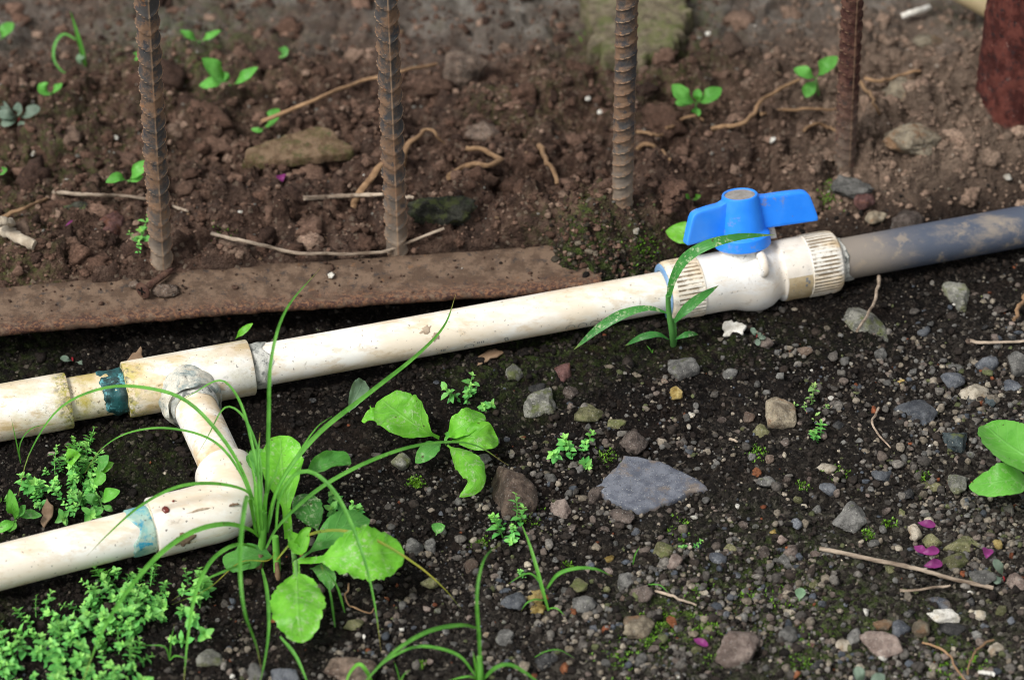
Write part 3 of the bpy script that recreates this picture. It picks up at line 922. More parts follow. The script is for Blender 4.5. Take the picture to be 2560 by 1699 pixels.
def wing(sgn, reach, yaw):
    """flat paddle: outline in the radial/vertical plane, rounded and given thickness"""
    out = [(9, 9.6), (16, 9.3), (reach * .55, 9.0), (reach - 3, 8.8), (reach - 1.2, 8.9), (reach - .2, 9.6), (reach - .3, 10.8), (reach - 2, 17), (reach - 4.2, 24), (reach - 5.4, 27), (reach - 7, 29), (reach - 9.5, 30.0), (reach - 14, 30.4), (reach * .55, 30.8), (16, 30.8), (9, 30.6)]
    pts = catmull([(a, b, 0) for a, b in out] + [(out[0][0], out[0][1], 0)], 64)[:-1]
    n = len(pts); co = []
    cen = pts.mean(0)
    cy, sy = math.cos(yaw), math.sin(yaw)
    for off, th in ((-1.6, -1.), (.35, -1.), (.95, -.9), (1.15, -.7), (1.15, .7), (.95, .9), (.35, 1.), (-1.6, 1.)):
        for a, b, _ in pts:
            dv = np.array([cen[0] - a, cen[1] - b]); dv = dv / (np.linalg.norm(dv) + 1e-9)
            ia, ib = a + dv[0] * (1.15 - off) * .9, b + dv[1] * (1.15 - off) * .9
            thick = 3.7 - .5 * (ia / reach)
            x, y, z = sgn * ia, th * thick, ib
            co.append(tuple(V3(HX + (x * cy - y * sy) * mm, (x * sy + y * cy) * mm, HZ + z * mm)))
    f = [tuple(q) for q in grid_faces(8, n, wrap_v=True)] + [tuple(range(n)), tuple(range(7 * n, 8 * n))]
    me = mesh_np("wing", co, f)
    bm = bmesh.new(); bm.from_mesh(me); bmesh.ops.recalc_face_normals(bm, faces=bm.faces); bm.to_mesh(me); bm.free(); me.set_sharp_from_angle(angle=math.radians(50))
    return put("wing", me, M['blue'], handle)


wing(-1, 41, math.radians(8)); wing(1, 51, math.radians(-3))
# moulded lugs on the body
lug = [V3(.0610, -math.cos(a) * r_, math.sin(a) * r_) for a, r_ in ((.95, .0215), (.88, .0262), (.72, .0276), (.54, .0272), (.44, .0255), (.41, .0215))]
put("moulded_lug", tube_mesh("moulded_lug", catmull(lug, 16), .0030, 14), M['pvc_valve'], valve)
lug = [V3(.0775, .008 + t * .004, .020 + t * .010) for t in (0, .5, 1)]
put("moulded_lug", tube_mesh("moulded_lug", lug, [.0032, .003, .0022], 12), M['pvc_collar'], valve)


def wrap(name, x0, x1, a0, a1, r, mat, parent, nx=8, na=16):
    co = []
    for x in np.linspace(x0, x1, nx):
        for a in np.linspace(a0, a1, na):
            e = .0006 * N2[2](np.array([x * 900]), np.array([a * 9]))[0]
            co.append(tuple(V3(x + e * (1 if x in (x0, x1) else 0), -math.cos(a) * r, math.sin(a) * r)))
    f = grid_faces(nx, na)[:, ::-1].copy()
    return put(name, mesh_np(name, co, f), mat, parent)


stk = wrap("paper_label", .0780, .0945, -1.15, .10, .02022, M['sticker'], valve)
co, fa = [], []
for x0, x1, a0, a1 in ((.0895, .0912, -.12, .03), (.0912, .0926, -.2, -.08), (.0893, .0908, -.30, -.2), (.0852, .0856, -.5, -.05), (.0866, .0869, -.45, -.12), (.0828, .0831, -.5, -.15), (.0812, .0816, -.4, -.1)):
    i = len(co)
    co += [tuple(V3(x, -math.cos(a) * .02034, math.sin(a) * .02034)) for x, a in ((x0, a0), (x1, a0), (x1, a1), (x0, a1))]
    fa.append((i, i + 1, i + 2, i + 3))
put("label_print", mesh_np("label_print", co, fa, smooth=False), M['ink'], stk)

# grey pipe to the right of the valve
ga, gb = VO + EX * .112, TEE + EX * dist_along(2880)
gpipe = put("grey_pipe", tube_mesh("grey_pipe", [ga.lerp(gb, i / 40) for i in range(41)], .0137, 44), M['greypipe'], origin=ga)
tag(gpipe, "dusty dark grey plastic pipe leaving the right end of the valve", "pipe")
sleeve("white_cement", VO, -EX, -.1245, -.1155, .0140, M['cem_white'], 11, .004, .0006, both=False, parent=gpipe)

# ---------------------------------------------------------------- flat bar, rebars, post
def flat_bar():
    W, T = .045, .0055
    n = 190; L_ = (FB - FA).length
    sec = [(0.0012, -T), (.0004, -T * .8), (0, -T * .5), (.0003, -.0008), (.0013, 0), (.006, .0001), (.012, 0), (.02, 0), (.03, 0), (.038, 0), (W - .001, 0), (W, -.001), (W, -T), (.02, -T)]
    co = []
    for i in range(n + 1):
        t = i / n * L_
        bend = .0016 * math.sin(t * 7.5 + .4) - .0012 * math.sin(t * 17)
        edge = .0009 * float(N2[3](np.array([t * 130]), np.array([.5]))[0]) + .0005 * float(N2[4](np.array([t * 420]), np.array([.5]))[0])
        for j, (s, z) in enumerate(sec):
            e = edge if j < 6 else 0
            zz = .0005 * float(N2[5](np.array([t * 60]), np.array([s * 120]))[0])
            co.append(tuple(FA + FX * t + FY * (s + e + bend) + Vector((0, 0, BZ + z + zz))))
    co = np.array(co); co[:, 2] += 0
    f = [tuple(q) for q in grid_faces(n + 1, len(sec), wrap_v=True)] + [tuple(range(len(sec))), tuple(range(n * len(sec), (n + 1) * len(sec)))]
    me = mesh_np("flat_bar", [(c[0], c[1], c[2] - FA.z + 0.0) for c in co], f, {"edge": np.tile([1, 1, 1, 1, 1, .75, .25, 0, 0, 0, 0, .4, .4, .4], n + 1)})
    bm = bmesh.new(); bm.from_mesh(me); bmesh.ops.recalc_face_normals(bm, faces=bm.faces); bm.to_mesh(me); bm.free()
    return me


bar = put("steel_bar", flat_bar(), M['bar'], origin=FA.lerp(FB, .5))
tag(bar, "long flat rusty steel bar lying along the edge of the brown soil", "steel bar")
edge = FY


def rebar(base, top_px, label, mat, spin, r0=.0066, mudh=.06, pitch=.0122, seed=0, steep=1.0):
    """ribbed reinforcing bar standing in the soil; top_px is where its axis leaves the picture"""
    h = .62
    zt = .16
    top = P(*top_px, base.z + zt) if top_px else base + Vector((0, 0, zt))
    # the height at which the axis crosses the top of the picture: search along the vertical
    best = None
    for zz in np.linspace(.05, .40, 141):
        q = P(top_px[0], top_px[1], base.z + zz)
        d_ = abs((q - base).y)
        if best is None or d_ < best[0]: best = (d_, q)
    d = (best[1] - base).normalized()
    a = base - d * .05
    n = int((h + .05) / .0013); nseg = 40
    side = d.cross(Vector((0, 1, 0))).normalized(); nr = side.cross(d)
    ang = np.linspace(0, 2 * np.pi, nseg, endpoint=False)
    co, mud, crest = [], [], []
    for i in range(n + 1):
        t = i / n * (h + .05)
        aa = (ang + spin) % (2 * np.pi)
        half = (aa % np.pi)                                # 0..pi across each face between the long ribs
        sgn = np.where(aa < np.pi, 1, -1)
        ph = ((t / pitch) + sgn * steep * (half / np.pi) * .95 + seed * .37) % 1.0
        env = np.sin(half) ** .35
        rib = np.exp(-((ph - .5) / .085) ** 2) * env
        lon = np.exp(-(np.minimum(half, np.pi - half) / .17) ** 2)
        wear = N2[2](np.full(nseg, t * 60.), ang * 1.5 + seed) * .00025
        r = r0 + .0015 * rib + .0005 * lon + wear
        hz = t - .05
        m = np.clip(1.0 - hz / mudh, 0, 1) * (.55 + .45 * N2[6](np.full(nseg, t * 80.), ang * 1.3 + seed)) * 1.2
        co.append(np.array(a + d * t) + r[:, None] * (np.cos(ang)[:, None] * np.array(side) + np.sin(ang)[:, None] * np.array(nr)))
        mud.append(np.clip(m, 0, 1)); crest.append(np.clip(np.maximum(rib, lon * .8), 0, 1))
    f = [tuple(q) for q in grid_faces(n + 1, nseg, wrap_v=True)[:, ::-1]] + [tuple(range(n * nseg, (n + 1) * nseg))]
    me = mesh_np("rebar", np.concatenate(co), f, {"mud": np.concatenate(mud), "crest": np.concatenate(crest)})
    bm = bmesh.new(); bm.from_mesh(me); bmesh.ops.recalc_face_normals(bm, faces=bm.faces); bm.to_mesh(me); bm.free()
    o = put("rebar", me, mat, origin=base)
    return tag(o, label, "rebar", "ribbed steel bars standing in a row behind the flat bar")


rebar(G(404, 664), (366, 0), "rusty ribbed steel bar standing where the screw lies on the flat bar", M['rebar'], -1.30, seed=1)
rebar(G(992, 624), (966, 0), "rusty ribbed steel bar standing behind the bent pale twig", M['rebar'], -1.38, seed=2)
rebar(G(1556, 498), (1568, 0), "rusty ribbed steel bar rising from the mud mound left of the blue handle", M['rebar'], -.35, seed=3, steep=-.9, pitch=.0092)
rebar(G(2112, 415), (2131, 0), "dark red flaking steel bar among the roots behind the blue handle", M['rebar_red'], -1.2, seed=4, mudh=.075, pitch=.0085)


def post():
    base = P(2548, 292, .02); r0 = .0315
    n, nseg = 170, 110; h = .6; co = []; mud = []
    for i in range(n + 1):
        t = -.04 + i / n * (h + .04)
        ang = np.linspace(0, 2 * np.pi, nseg, endpoint=False)
        fl = N2[3](ang * 9.55, np.full(nseg, t * 120.)) * .0007 + N2[4](ang * 25.5, np.full(nseg, t * 300.)) * .0005 - .0012 * (N2[5](ang * 3.18 * 2, np.full(nseg, t * 40.)) > .25)
        r = r0 + fl
        co.append(np.stack([base.x + r * np.cos(ang), base.y + r * np.sin(ang), np.full(nseg, base.z + t)], -1))
        lim = .012 + .010 * N2[6](ang * 2.2, np.zeros(nseg))
        mud.append(np.clip((lim - t) / .004, 0, 1))
    f = grid_faces(n + 1, nseg, wrap_v=True)[:, ::-1]
    f = [tuple(q) for q in f[:, ::-1]] + [tuple(range(n * nseg, (n + 1) * nseg))]
    me = mesh_np("post", np.concatenate(co), f, {"mud": np.concatenate(mud), "crest": np.zeros(len(mud) * nseg)})
    o = put("steel_post", me, M['post'], origin=base)
    tag(o, "thick round dark red rusty post at the right edge", "post")


post()
a, b = P(2395, -18, .06), P(2475, 26, .045)
o = put("background_pipe", tube_mesh("background_pipe", [a + (a - b) * 2, a, b, b + (b - a) * 1.2], .0065, 20), M['creampipe'], origin=a)
tag(o, "cream pipe end passing behind the rusty post", "pipe")

# screw lying on the bar
s0, s1 = P(362, 722, BZ + .006), P(432, 672, BZ + .0045)
scr = empty("screw", P(395, 700, BZ), "rusty screw with a cross head lying on the flat bar", "screw")
sd = (s1 - s0).normalized(); SL = (s1 - s0).length
prof = [(0, .0022), (SL * .25, .0021), (SL * .8, .0019), (SL * .93, .0013), (SL, .0004)]
pp, rr = [], []
for t in np.linspace(0, SL, 60):
    pp.append(s0 + sd * t); rr.append(np.interp(t, [q[0] for q in prof], [q[1] for q in prof]) * .95)
put("shank", tube_mesh("shank", pp, rr, 16, lambda c, a, i: .0004 * (np.sin(a - c / .0016 * 2 * np.pi) > .3) * (c > SL * .12)), M['screw'], scr)
hd = [(-.0022, .0005), (-.0022, .0012), (-.0026, .002), (-.0030, .0048), (-.0024, .0056), (-.0012, .0054), (.0008, .0026), (.002, .0022)]
pp, rr = rows(s0, sd, hd)
head = put("head", tube_mesh("head", pp, rr, 28), M['screw'], scr)
ex2 = sd.cross(Vector((0, 0, 1))).normalized(); ey2 = ex2.cross(sd)
for q in (0, 1):
    v = ex2 if q else ey2
    put("slot", tube_mesh("slot", [s0 - sd * .0030 + v * .0030, s0 - sd * .0030 - v * .0030], .0006, 8), M['ground'], head)

# ---------------------------------------------------------------- stones
def ico(sub):
    bm = bmesh.new(); bmesh.ops.create_icosphere(bm, subdivisions=sub, radius=1)
    bm.verts.ensure_lookup_table()
    v = np.array([x.co[:] for x in bm.verts]); f = np.array([[q.index for q in p.verts] for p in bm.faces]); bm.free()
    return v / np.linalg.norm(v, axis=1)[:, None], f


ICO = {k: ico(k) for k in (1, 2, 3, 4)}


def rock_shape(sub, seed, sharp=12, planes=14, rough=.06, crumb=0.):
    r_ = np.random.default_rng(seed); v, f = ICO[sub]
    n = r_.normal(size=(planes, 3)); n /= np.linalg.norm(n, axis=1)[:, None]
    n = np.vstack([n, -n + r_.normal(size=n.shape) * .5]); n /= np.linalg.norm(n, axis=1)[:, None]
    d = r_.uniform(.62, 1.0, len(n))
    q = np.clip(v @ n.T, 0, None) / d
    r = (q ** sharp).sum(1) ** (-1 / sharp)
    r = r * (1 + rough * N3[seed % 4](v * 2.2 + seed % 29) + rough * .6 * N3[(seed + 1) % 4](v * 5 + seed % 13))
    if crumb: r = r * (1 + crumb * (1 - 2 * np.abs(N3[(seed + 2) % 4](v * 3.3 + seed % 17))) + crumb * .7 * N3[(seed + 3) % 4](v * 7.3))
    p = v * r[:, None]
    lo, hi = p.min(0), p.max(0)
    return (p - (lo + hi) / 2) / ((hi - lo) / 2), f


def rot2(a): return np.array([[math.cos(a), -math.sin(a), 0], [math.sin(a), math.cos(a), 0], [0, 0, 1]])


def stone(px, py, w, h, colr, label=None, rot=0., flat=.65, sub=3, sharp=20, seed=None, sink=.35, crumb=.035, name="pebble", cat="pebble", group=None, rough=.09):
    seed = seed if seed is not None else int(px * 7 + py * 13) % 9973
    p = G(px, py); S = ppm(p)
    if rot:                                                # an elongated stone lying across the picture at an angle
        pass
    k_ = math.sqrt(math.sin(TH) ** 2 + (flat * math.cos(TH)) ** 2)
    a, b = w / S / 2, h / S / 2 / k_
    b = min(b, a * 1.7); c = min(flat * b, flat * (a + b) / 1.6)
    v, f = rock_shape(sub, seed, sharp * 1.8, 9 if sharp >= 14 else 12, rough, crumb)
    v = v * np.array([a, b, c])
    if rot: v = v @ rot2(math.radians(rot)).T
    cz = float(Hn(p.x, p.y)) + c * (1 - 2 * sink)
    q = P(px, py, cz); q.z = cz
    me = mesh_np(name, v + np.array(q), f)
    mat = colr if not isinstance(colr, str) else STONES[colr]
    o = put(name, me, mat, origin=(q.x, q.y, cz - c * (1 - 2 * sink)))
    tag(o, label, cat, group)
    return o


BIG = [  # px, py, w, h, colour, label, options
 (1285, 1233, 122, 138, 'brown', "large rounded triangular brown stone left of the slate shard", dict(sub=4, sharp=9, flat=.5)),
 (1709, 921, 82, 68, 'grey', "angular grey stone below the grass seedling at the valve", dict(sub=4, sharp=22)),
 (1349, 1015, 82, 74, 'mossy', "pale green grey angular stone between rosette and slate shard", dict(sub=4, sharp=24)),
 (1343, 973, 46, 42, 'dark', "dark speckled stone touching the pale green grey stone", dict()),
 (1586, 1105, 76, 68, 'rough', "rough grey brown stone touching the top of the slate shard", dict(sub=4, crumb=.07, sharp=14)),
 (1401, 1278, 58, 54, 'pink', "square pinkish brown stone below left of the slate shard", dict(sub=4, sharp=26)),
 (1489, 1239, 44, 54, 'rough', "small brown stone against the left tip of the slate shard", dict(rot=-20)),
 (1554, 1290, 66, 34, 'rough', "elongated dark brown stone below the slate shard", dict(rot=-18)),
 (1952, 1033, 80, 78, 'tan', "rounded grey tan stone left of the pale tiny weed", dict(sub=4, sharp=10)),
 (1903, 1082, 48, 42, 'olive', "small square olive stone below left of the grey tan stone", dict(sharp=22)),
 (2289, 1033, 110, 70, 'bluegrey', "flat blue grey stone with yellow green film at the right", dict(sub=4, sharp=16, flat=.45)),
 (2439, 985, 86, 66, 'cream', "lumpy cream coloured stone at the right", dict(sub=4, sharp=8, crumb=.06)),
 (2477, 1004, 32, 30, 'teal', "dark green pebble leaning on the cream stone", dict()),
 (2166, 812, 88, 104, 'mossy', "long mossy grey stone below the grey pipe", dict(sub=4, rot=28, flat=.4, sharp=14)),
 (2392, 745, 70, 78, 'mossy', "blurred pale grey stone on the slope below the grey pipe", dict(sub=4, sharp=14, flat=.5)),
 (2202, 884, 34, 30, 'grey', "small white grey stone right below the long mossy stone", dict(sharp=22)),
 (2382, 947, 64, 46, 'bluegrey', "angular blue grey stone left above the cream stone", dict(sharp=22)),
 (2390, 921, 48, 26, 'grey', "flat grey stone resting on the angular blue grey stone", dict()),
 (2466, 910, 62, 34, 'bluegrey', "blue grey stone above the cream stone", dict()),
 (2545, 912, 52, 62, 'grey', "pale grey stone at the right edge above the broad leaf", dict(sub=4)),
 (2536, 968, 72, 36, 'bluegrey', "dark slanting slab at the right edge by the cream stone", dict(flat=.4)),
 (2388, 1106, 64, 60, 'teal', "dark teal rough stone left of the broad leaf", dict(sub=4, crumb=.06)),
 (2396, 1209, 54, 54, 'mossy', "round green grey stone under the tip of the broad leaf", dict(sub=4, sharp=9)),
 (2327, 1218, 58, 36, 'olive', "oval olive stone left of the round green grey stone", dict(sharp=10)),
 (2124, 1292, 92, 78, 'grey', "broad grey stone in the gravel left of the magenta petals", dict(sub=4, sharp=16, flat=.5)),
 (2065, 1170, 58, 32, 'cream', "small light bent stone above the broad grey stone", dict()),
 (2206, 1189, 54, 36, 'bluegrey', "blue grey stone with pale corner above right of the broad grey stone", dict()),
 (2069, 1222, 44, 32, 'bluegrey', "small blue stone with a yellow edge above the broad grey stone", dict()),
 (2289, 1329, 38, 48, 'cream', "upright cream stone beside the magenta petals", dict(sharp=16)),
 (2331, 1353, 52, 34, 'olive', "rounded tan olive stone behind the magenta petals", dict()),
 (2403, 1363, 98, 46, 'olive', "long mossy olive stone right of the magenta petals", dict(sub=4, rot=10, sharp=18)),
 (2388, 1402, 72, 40, 'olive', "flat olive green stone under the long mossy olive stone", dict(flat=.4, sharp=20)),
 (2355, 1540, 94, 40, 'white', "long white chalky stone in the gravel at the lower right", dict(sub=4, rot=-8, sharp=20)),
 (2346, 1508, 72, 30, 'slate', "blue slate chip on top of the long white stone", dict(rot=-20, flat=.35, sharp=20)),
 (2204, 1613, 106, 68, 'pink', "big flat reddish brown stone at the lower right", dict(sub=4, sharp=22, flat=.5, seed=58)),
 (2208, 1561, 54, 32, 'tan', "tan stone just above the big reddish brown stone", dict()),
 (2254, 1572, 52, 50, 'bluegrey', "round blue grey stone above the big reddish brown stone", dict()),
 (2302, 1569, 48, 46, 'tan', "square tan stone right of the round blue grey stone", dict(sharp=20)),
 (2382, 1575, 68, 36, 'dark', "dark flat stone under the long white stone", dict(flat=.4)),
 (2113, 1616, 54, 38, 'cream', "knobbly cream stone left of the big reddish brown stone", dict(crumb=.09)),
 (2109, 1642, 48, 24, 'olive', "cream olive flat stone under the knobbly cream stone", dict()),
 (2134, 1597, 36, 46, 'grey', "grey oval stone against the knobbly cream stone", dict()),
 (1969, 1585, 50, 42, 'grey', "smooth grey angular stone right of the large cream brown rock", dict(sub=4, sharp=22)),
 (2044, 1665, 42, 34, 'dark', "dark blue stone near the bottom edge", dict()),
 (2491, 1623, 48, 42, 'cream', "light angular stone near the lower right corner", dict(sharp=20)),
 (2449, 1536, 38, 30, 'white', "white triangular stone right of the long white stone", dict(sharp=22)),
 (2545, 1455, 56, 48, 'pink', "pinkish brown stone at the right edge beside the red stemmed seedling", dict(sub=4)),
 (2457, 1442, 72, 50, 'grey', "lumpy grey clod behind the red stemmed seedling", dict(crumb=.08)),
 (1845, 1624, 118, 92, 'pink', "large cream brown rock with flat facets at the bottom", dict(sub=4, sharp=20, flat=.8, seed=77)),
 (1592, 1571, 92, 66, 'tan', "pale greenish tan stone left of the orange chip", dict(sub=4, sharp=14, flat=.6)),
 (1565, 1451, 60, 56, 'grey', "dark grey scratched stone at the tip of the small sedge leaf", dict(sub=4)),
 (1602, 1483, 62, 42, 'rough', "flat dark stone right below the scratched grey stone", dict()),
 (1462, 1508, 64, 52, 'grey', "grey angular stone right of the small sedge base", dict(sub=4, sharp=20)),
 (1447, 1465, 48, 36, 'olive', "brownish olive stone above the grey angular stone", dict()),
 (1284, 1504, 66, 52, 'bluegrey', "smooth blue grey stone left of the yellow crumbly stone", dict(sub=4, sharp=16)),
 (1338, 1490, 44, 40, 'yellow', "yellow crumbly stone beside the small sedge base", dict(crumb=.14)),
 (1345, 1520, 42, 32, 'yellow', "pale yellow crumbly stone touching the small sedge base", dict(crumb=.14)),
 (1657, 1376, 54, 38, 'olive', "olive mossy stone in the middle of the gravel", dict()),
 (1686, 1402, 42, 44, 'pink', "pinkish pointed stone below the olive mossy stone", dict(sharp=18)),
 (1523, 1397, 30, 22, 'yellow', "small yellow stone above the scratched grey stone", dict(crumb=.1)),
 (1286, 933, 46, 46, 'mossy', "small stone capped with bright green moss below the main pipe", dict(crumb=.1)),
 (1408, 934, 46, 50, 'red', "dark red purple stone below the main pipe", dict(sharp=22)),
 (1427, 981, 44, 34, 'rough', "round brown stone below the dark red purple stone", dict()),
 (1473, 1035, 78, 46, 'olive', "cracked grey green stone left above the slate shard", dict(crumb=.06, flat=.4)),
 (1542, 1058, 48, 28, 'olive', "oval olive pebble above the slate shard", dict()),
 (1690, 984, 34, 36, 'yellow', "amber brown shiny pebble below the angular grey stone", dict()),
 (1825, 937, 42, 36, 'grey', "crumbly pale grey pebble right of the angular grey stone", dict(crumb=.1)),
 (1891, 1181, 30, 26, 'orange', "orange red brick crumb right of the slate shard", dict(sharp=20)),
 (1914, 1203, 48, 32, 'grey', "grey pebble right below the orange red brick crumb", dict()),
 (1680, 1555, 30, 28, 'orange', "orange brick chip right of the greenish tan stone", dict(sharp=22)),
 (1431, 1529, 24, 22, 'orange', "small orange chip below the grey angular stone", dict(sharp=22)),
 (1827, 1373, 38, 32, 'olive', "round olive pebble in the middle of the gravel", dict()),
 (1795, 1395, 44, 30, 'bluegrey', "oval blue grey pebble left below the round olive pebble", dict()),
 (1977, 1374, 40, 34, 'rough', "largest purple brown pebble of the cluster at the twig's left end", dict()),
 (1956, 1350, 30, 26, 'pink', "pink pebble on top of the cluster at the twig's left end", dict()),
 (1910, 1381, 30, 30, 'rough', "brown pebble at the left of the cluster by the twig", dict()),
 (1958, 1398, 34, 26, 'grey', "grey pebble at the bottom of the cluster by the twig", dict()),
 (1985, 1394, 28, 17, 'orange', "orange pebble in the cluster at the twig's left end", dict()),
 (1262, 1596, 48, 42, 'grey', "grey green speckled stone right of the bottom sedge", dict(sub=4)),
 (1370, 1650, 68, 42, 'dark', "broad dark stone under a dry grass arc near the bottom", dict()),
 (1412, 1669, 26, 38, 'orange', "upright orange tan stone near the bottom edge", dict(sharp=20)),
 (875, 1680, 135, 80, 'brown', "large dull red brown rock at the bottom edge", dict(sub=4, flat=.5, sharp=10)),
 (640, 1690, 60, 60, 'grey', "grey stone at the bottom edge under the sedge blades", dict(sub=4)),
 (712, 1695, 74, 56, 'bluegrey', "pale grey lumpy stone at the bottom edge below the broad leaf", dict(sub=4)),
 (524, 1642, 80, 50, 'mossy', "mossy grey stone at the bottom left of the sedge", dict(crumb=.06)),
 (884, 1562, 54, 38, 'olive', "olive grey stone under the long drooping sedge blade", dict()),
 (1036, 1366, 46, 44, 'grey', "grey stone right of the largest broad leaf", dict(sharp=20)),
 (1075, 1365, 30, 36, 'grey', "small oblong grey stone right of the largest broad leaf", dict(sharp=20)),
 (1075, 1455, 50, 36, 'olive', "flat brown olive stone under the arched yellow blade", dict()),
 (1178, 1415, 40, 38, 'brown', "brown stone beside the dark reddish crumb heap", dict(crumb=.08)),
 (1002, 1152, 52, 44, 'mossy', "mossy stone below the small rosette", dict()),
 (1212, 1148, 36, 32, 'grey', "grey stone above the large triangular brown stone", dict()),
 (285, 567, 72, 84, 'red', "dark purple brown rock left of the first rebar", dict(sub=4, flat=.7, sharp=10)),
 (1105, 528, 175, 84, 'darkmoss', "dark mossy rock right of the second rebar", dict(sub=4, flat=.9, crumb=.16, sink=.3, sharp=5)),
 (195, 530, 92, 50, 'darkmoss', "low dark green mossy rock in the left soil", dict(flat=.8, crumb=.15, sharp=5)),
 (2130, 470, 110, 60, 'grey', "gritty grey lump in front of the dark red rebar", dict(sub=4, crumb=.1)),
 (2280, 345, 150, 90, 'tan', "tan lump of dry earth right of the dark red rebar", dict(sub=4, crumb=.09, sharp=8)),
 (2255, 235, 110, 90, 'tan', "upper tan earth lump between dark red rebar and post", dict(sub=4, crumb=.09, sharp=8)),
 (2190, 545, 60, 50, 'tan', "small greenish stone in the dark pit behind the valve", dict()),
 (2160, 500, 55, 50, 'red', "reddish stone in the dark pit behind the valve", dict()),
 (2270, 560, 90, 70, 'rough', "dark gritty stone against the back of the grey pipe", dict(crumb=.08)),
 (1165, 170, 120, 100, 'brown', "round brown earth ball left of the third rebar", dict(sub=4, crumb=.08, sharp=7, flat=.8, sink=.25)),
 (1205, 335, 90, 60, 'brown', "brown earth lump behind the curled root", dict(crumb=.08)),
 (1940, 130, 30, 14, 'tan', "thin tan stone high in the background at the right", dict()),
 (2320, 105, 90, 40, 'tan', "tan stone in the background left of the post", dict(crumb=.05)),
 (2375, 130, 70, 50, 'brown', "brown stone in the background touching the post", dict(crumb=.05)),
]
BIGNAMES = []
for px, py, w, h, c, lab, opt in BIG:
    big = max(w, h) >= 60
    stone(px, py, w, h, c, lab, name="stone" if big else "pebble", cat="stone" if big else "pebble", **opt)


def slab(name, poly, thick, mat, label, cat, tilt=(0, 0), lift=0.004, jitter=.0008, seed=1, origin=None):
    """flat broken piece: outline (photograph points lying on the ground) given thickness and a chipped rim"""
    cx = sum(p[0] for p in poly) / len(poly); cy = sum(p[1] for p in poly) / len(poly)
    c = G(cx, cy); zc = c.z + lift
    base = [np.array(P(px, py, zc)) for px, py in poly]
    pts = []
    for i in range(len(base)):
        a, b = base[i], base[(i + 1) % len(base)]
        for t in np.linspace(0, 1, max(3, int(np.linalg.norm(b - a) / .003)), endpoint=False): pts.append(a * (1 - t) + b * t)
    pts = np.array(pts); n = len(pts); cen = pts.mean(0)
    r_ = np.random.default_rng(seed)
    j = r_.normal(size=(n, 1)) * jitter; out = pts - cen; out /= np.linalg.norm(out, axis=1)[:, None]
    pts = pts + out * j
    rings = [(1.0, -thick), (1.015, -thick * .6), (1.0, -thick * .25), (.985, 0), (.93, .0003), (.6, .0004), (.25, .0004)]
    co = []
    for s, dz in rings:
        q = cen + (pts - cen) * s
        q[:, 2] += dz + (q[:, 0] - cen[0]) * tilt[0] + (q[:, 1] - cen[1]) * tilt[1] + .0004 * N2[3](q[:, 0] * 150, q[:, 1] * 150)
        co.append(q)
    f = [tuple(q) for q in grid_faces(len(rings), n, wrap_v=True)] + [tuple(range((len(rings) - 1) * n, len(rings) * n))]
    me = mesh_np(name, np.concatenate(co), f)
    bm = bmesh.new(); bm.from_mesh(me); bmesh.ops.recalc_face_normals(bm, faces=bm.faces); bm.to_mesh(me); bm.free()
    o = put(name, me, mat, origin=cen - np.array((0, 0, thick)))
    return tag(o, label, cat)


slab("slate_shard", [(1493, 1214), (1530, 1172), (1562, 1140), (1592, 1140), (1650, 1152), (1704, 1178), (1745, 1196), (1772, 1223), (1728, 1227), (1680, 1250), (1638, 1268), (1600, 1273), (1560, 1262), (1520, 1242)], .005, STONES['shard'], "flat pointed blue grey slate shard lying in the gravel", "stone", lift=.0045, seed=3, jitter=.0005)
slab("brick_chip", [(603, 398), (618, 372), (690, 348), (790, 322), (828, 328), (850, 350), (886, 366), (880, 380), (790, 388), (690, 398)], .006, M['brick'], "flat tan brick chip lying in the brown soil between two rebars", "brick chip", lift=.0165, tilt=(0, .12), seed=5)
slab("concrete_piece", [(1452, -40), (1470, 20), (1478, 60), (1468, 110), (1520, 128), (1600, 140), (1690, 110), (1720, 30), (1700, -60)], .03, M['concrete'], "mossy tan concrete slab behind the third rebar at the top edge", "concrete slab", lift=.016, tilt=(.05, .02), seed=7, jitter=.003)
slab("white_fragment", [(1806, 800), (1828, 798), (1850, 806), (1862, 815), (1856, 832), (1835, 830), (1820, 838), (1808, 836)], .0015, M['chip'], "white flaky fragment on the soil under the valve", "fragment", lift=.003, seed=8, jitter=.0009)
slab("dead_leaf", [(322, 892), (352, 878), (357, 893), (340, 900), (318, 905)], .0008, M['deadleaf'], "brown dry leaf piece sticking out behind the tee", "leaf", lift=.012, tilt=(0, .6), seed=9)
slab("dead_leaf", [(104, 1268), (118, 1252), (132, 1270), (131, 1292), (110, 1312), (100, 1305)], .0008, M['deadleaf'], "brown dead leaf under the small weeds above the lower pipe", "leaf", lift=.006, tilt=(.2, .2), seed=10)
slab("dead_leaf", [(1180, 900), (1215, 880), (1240, 868), (1262, 880), (1230, 898), (1195, 912)], .0008, M['deadleaf'], "dull brown leaf scrap under the front of the main pipe", "leaf", lift=.003, seed=12)

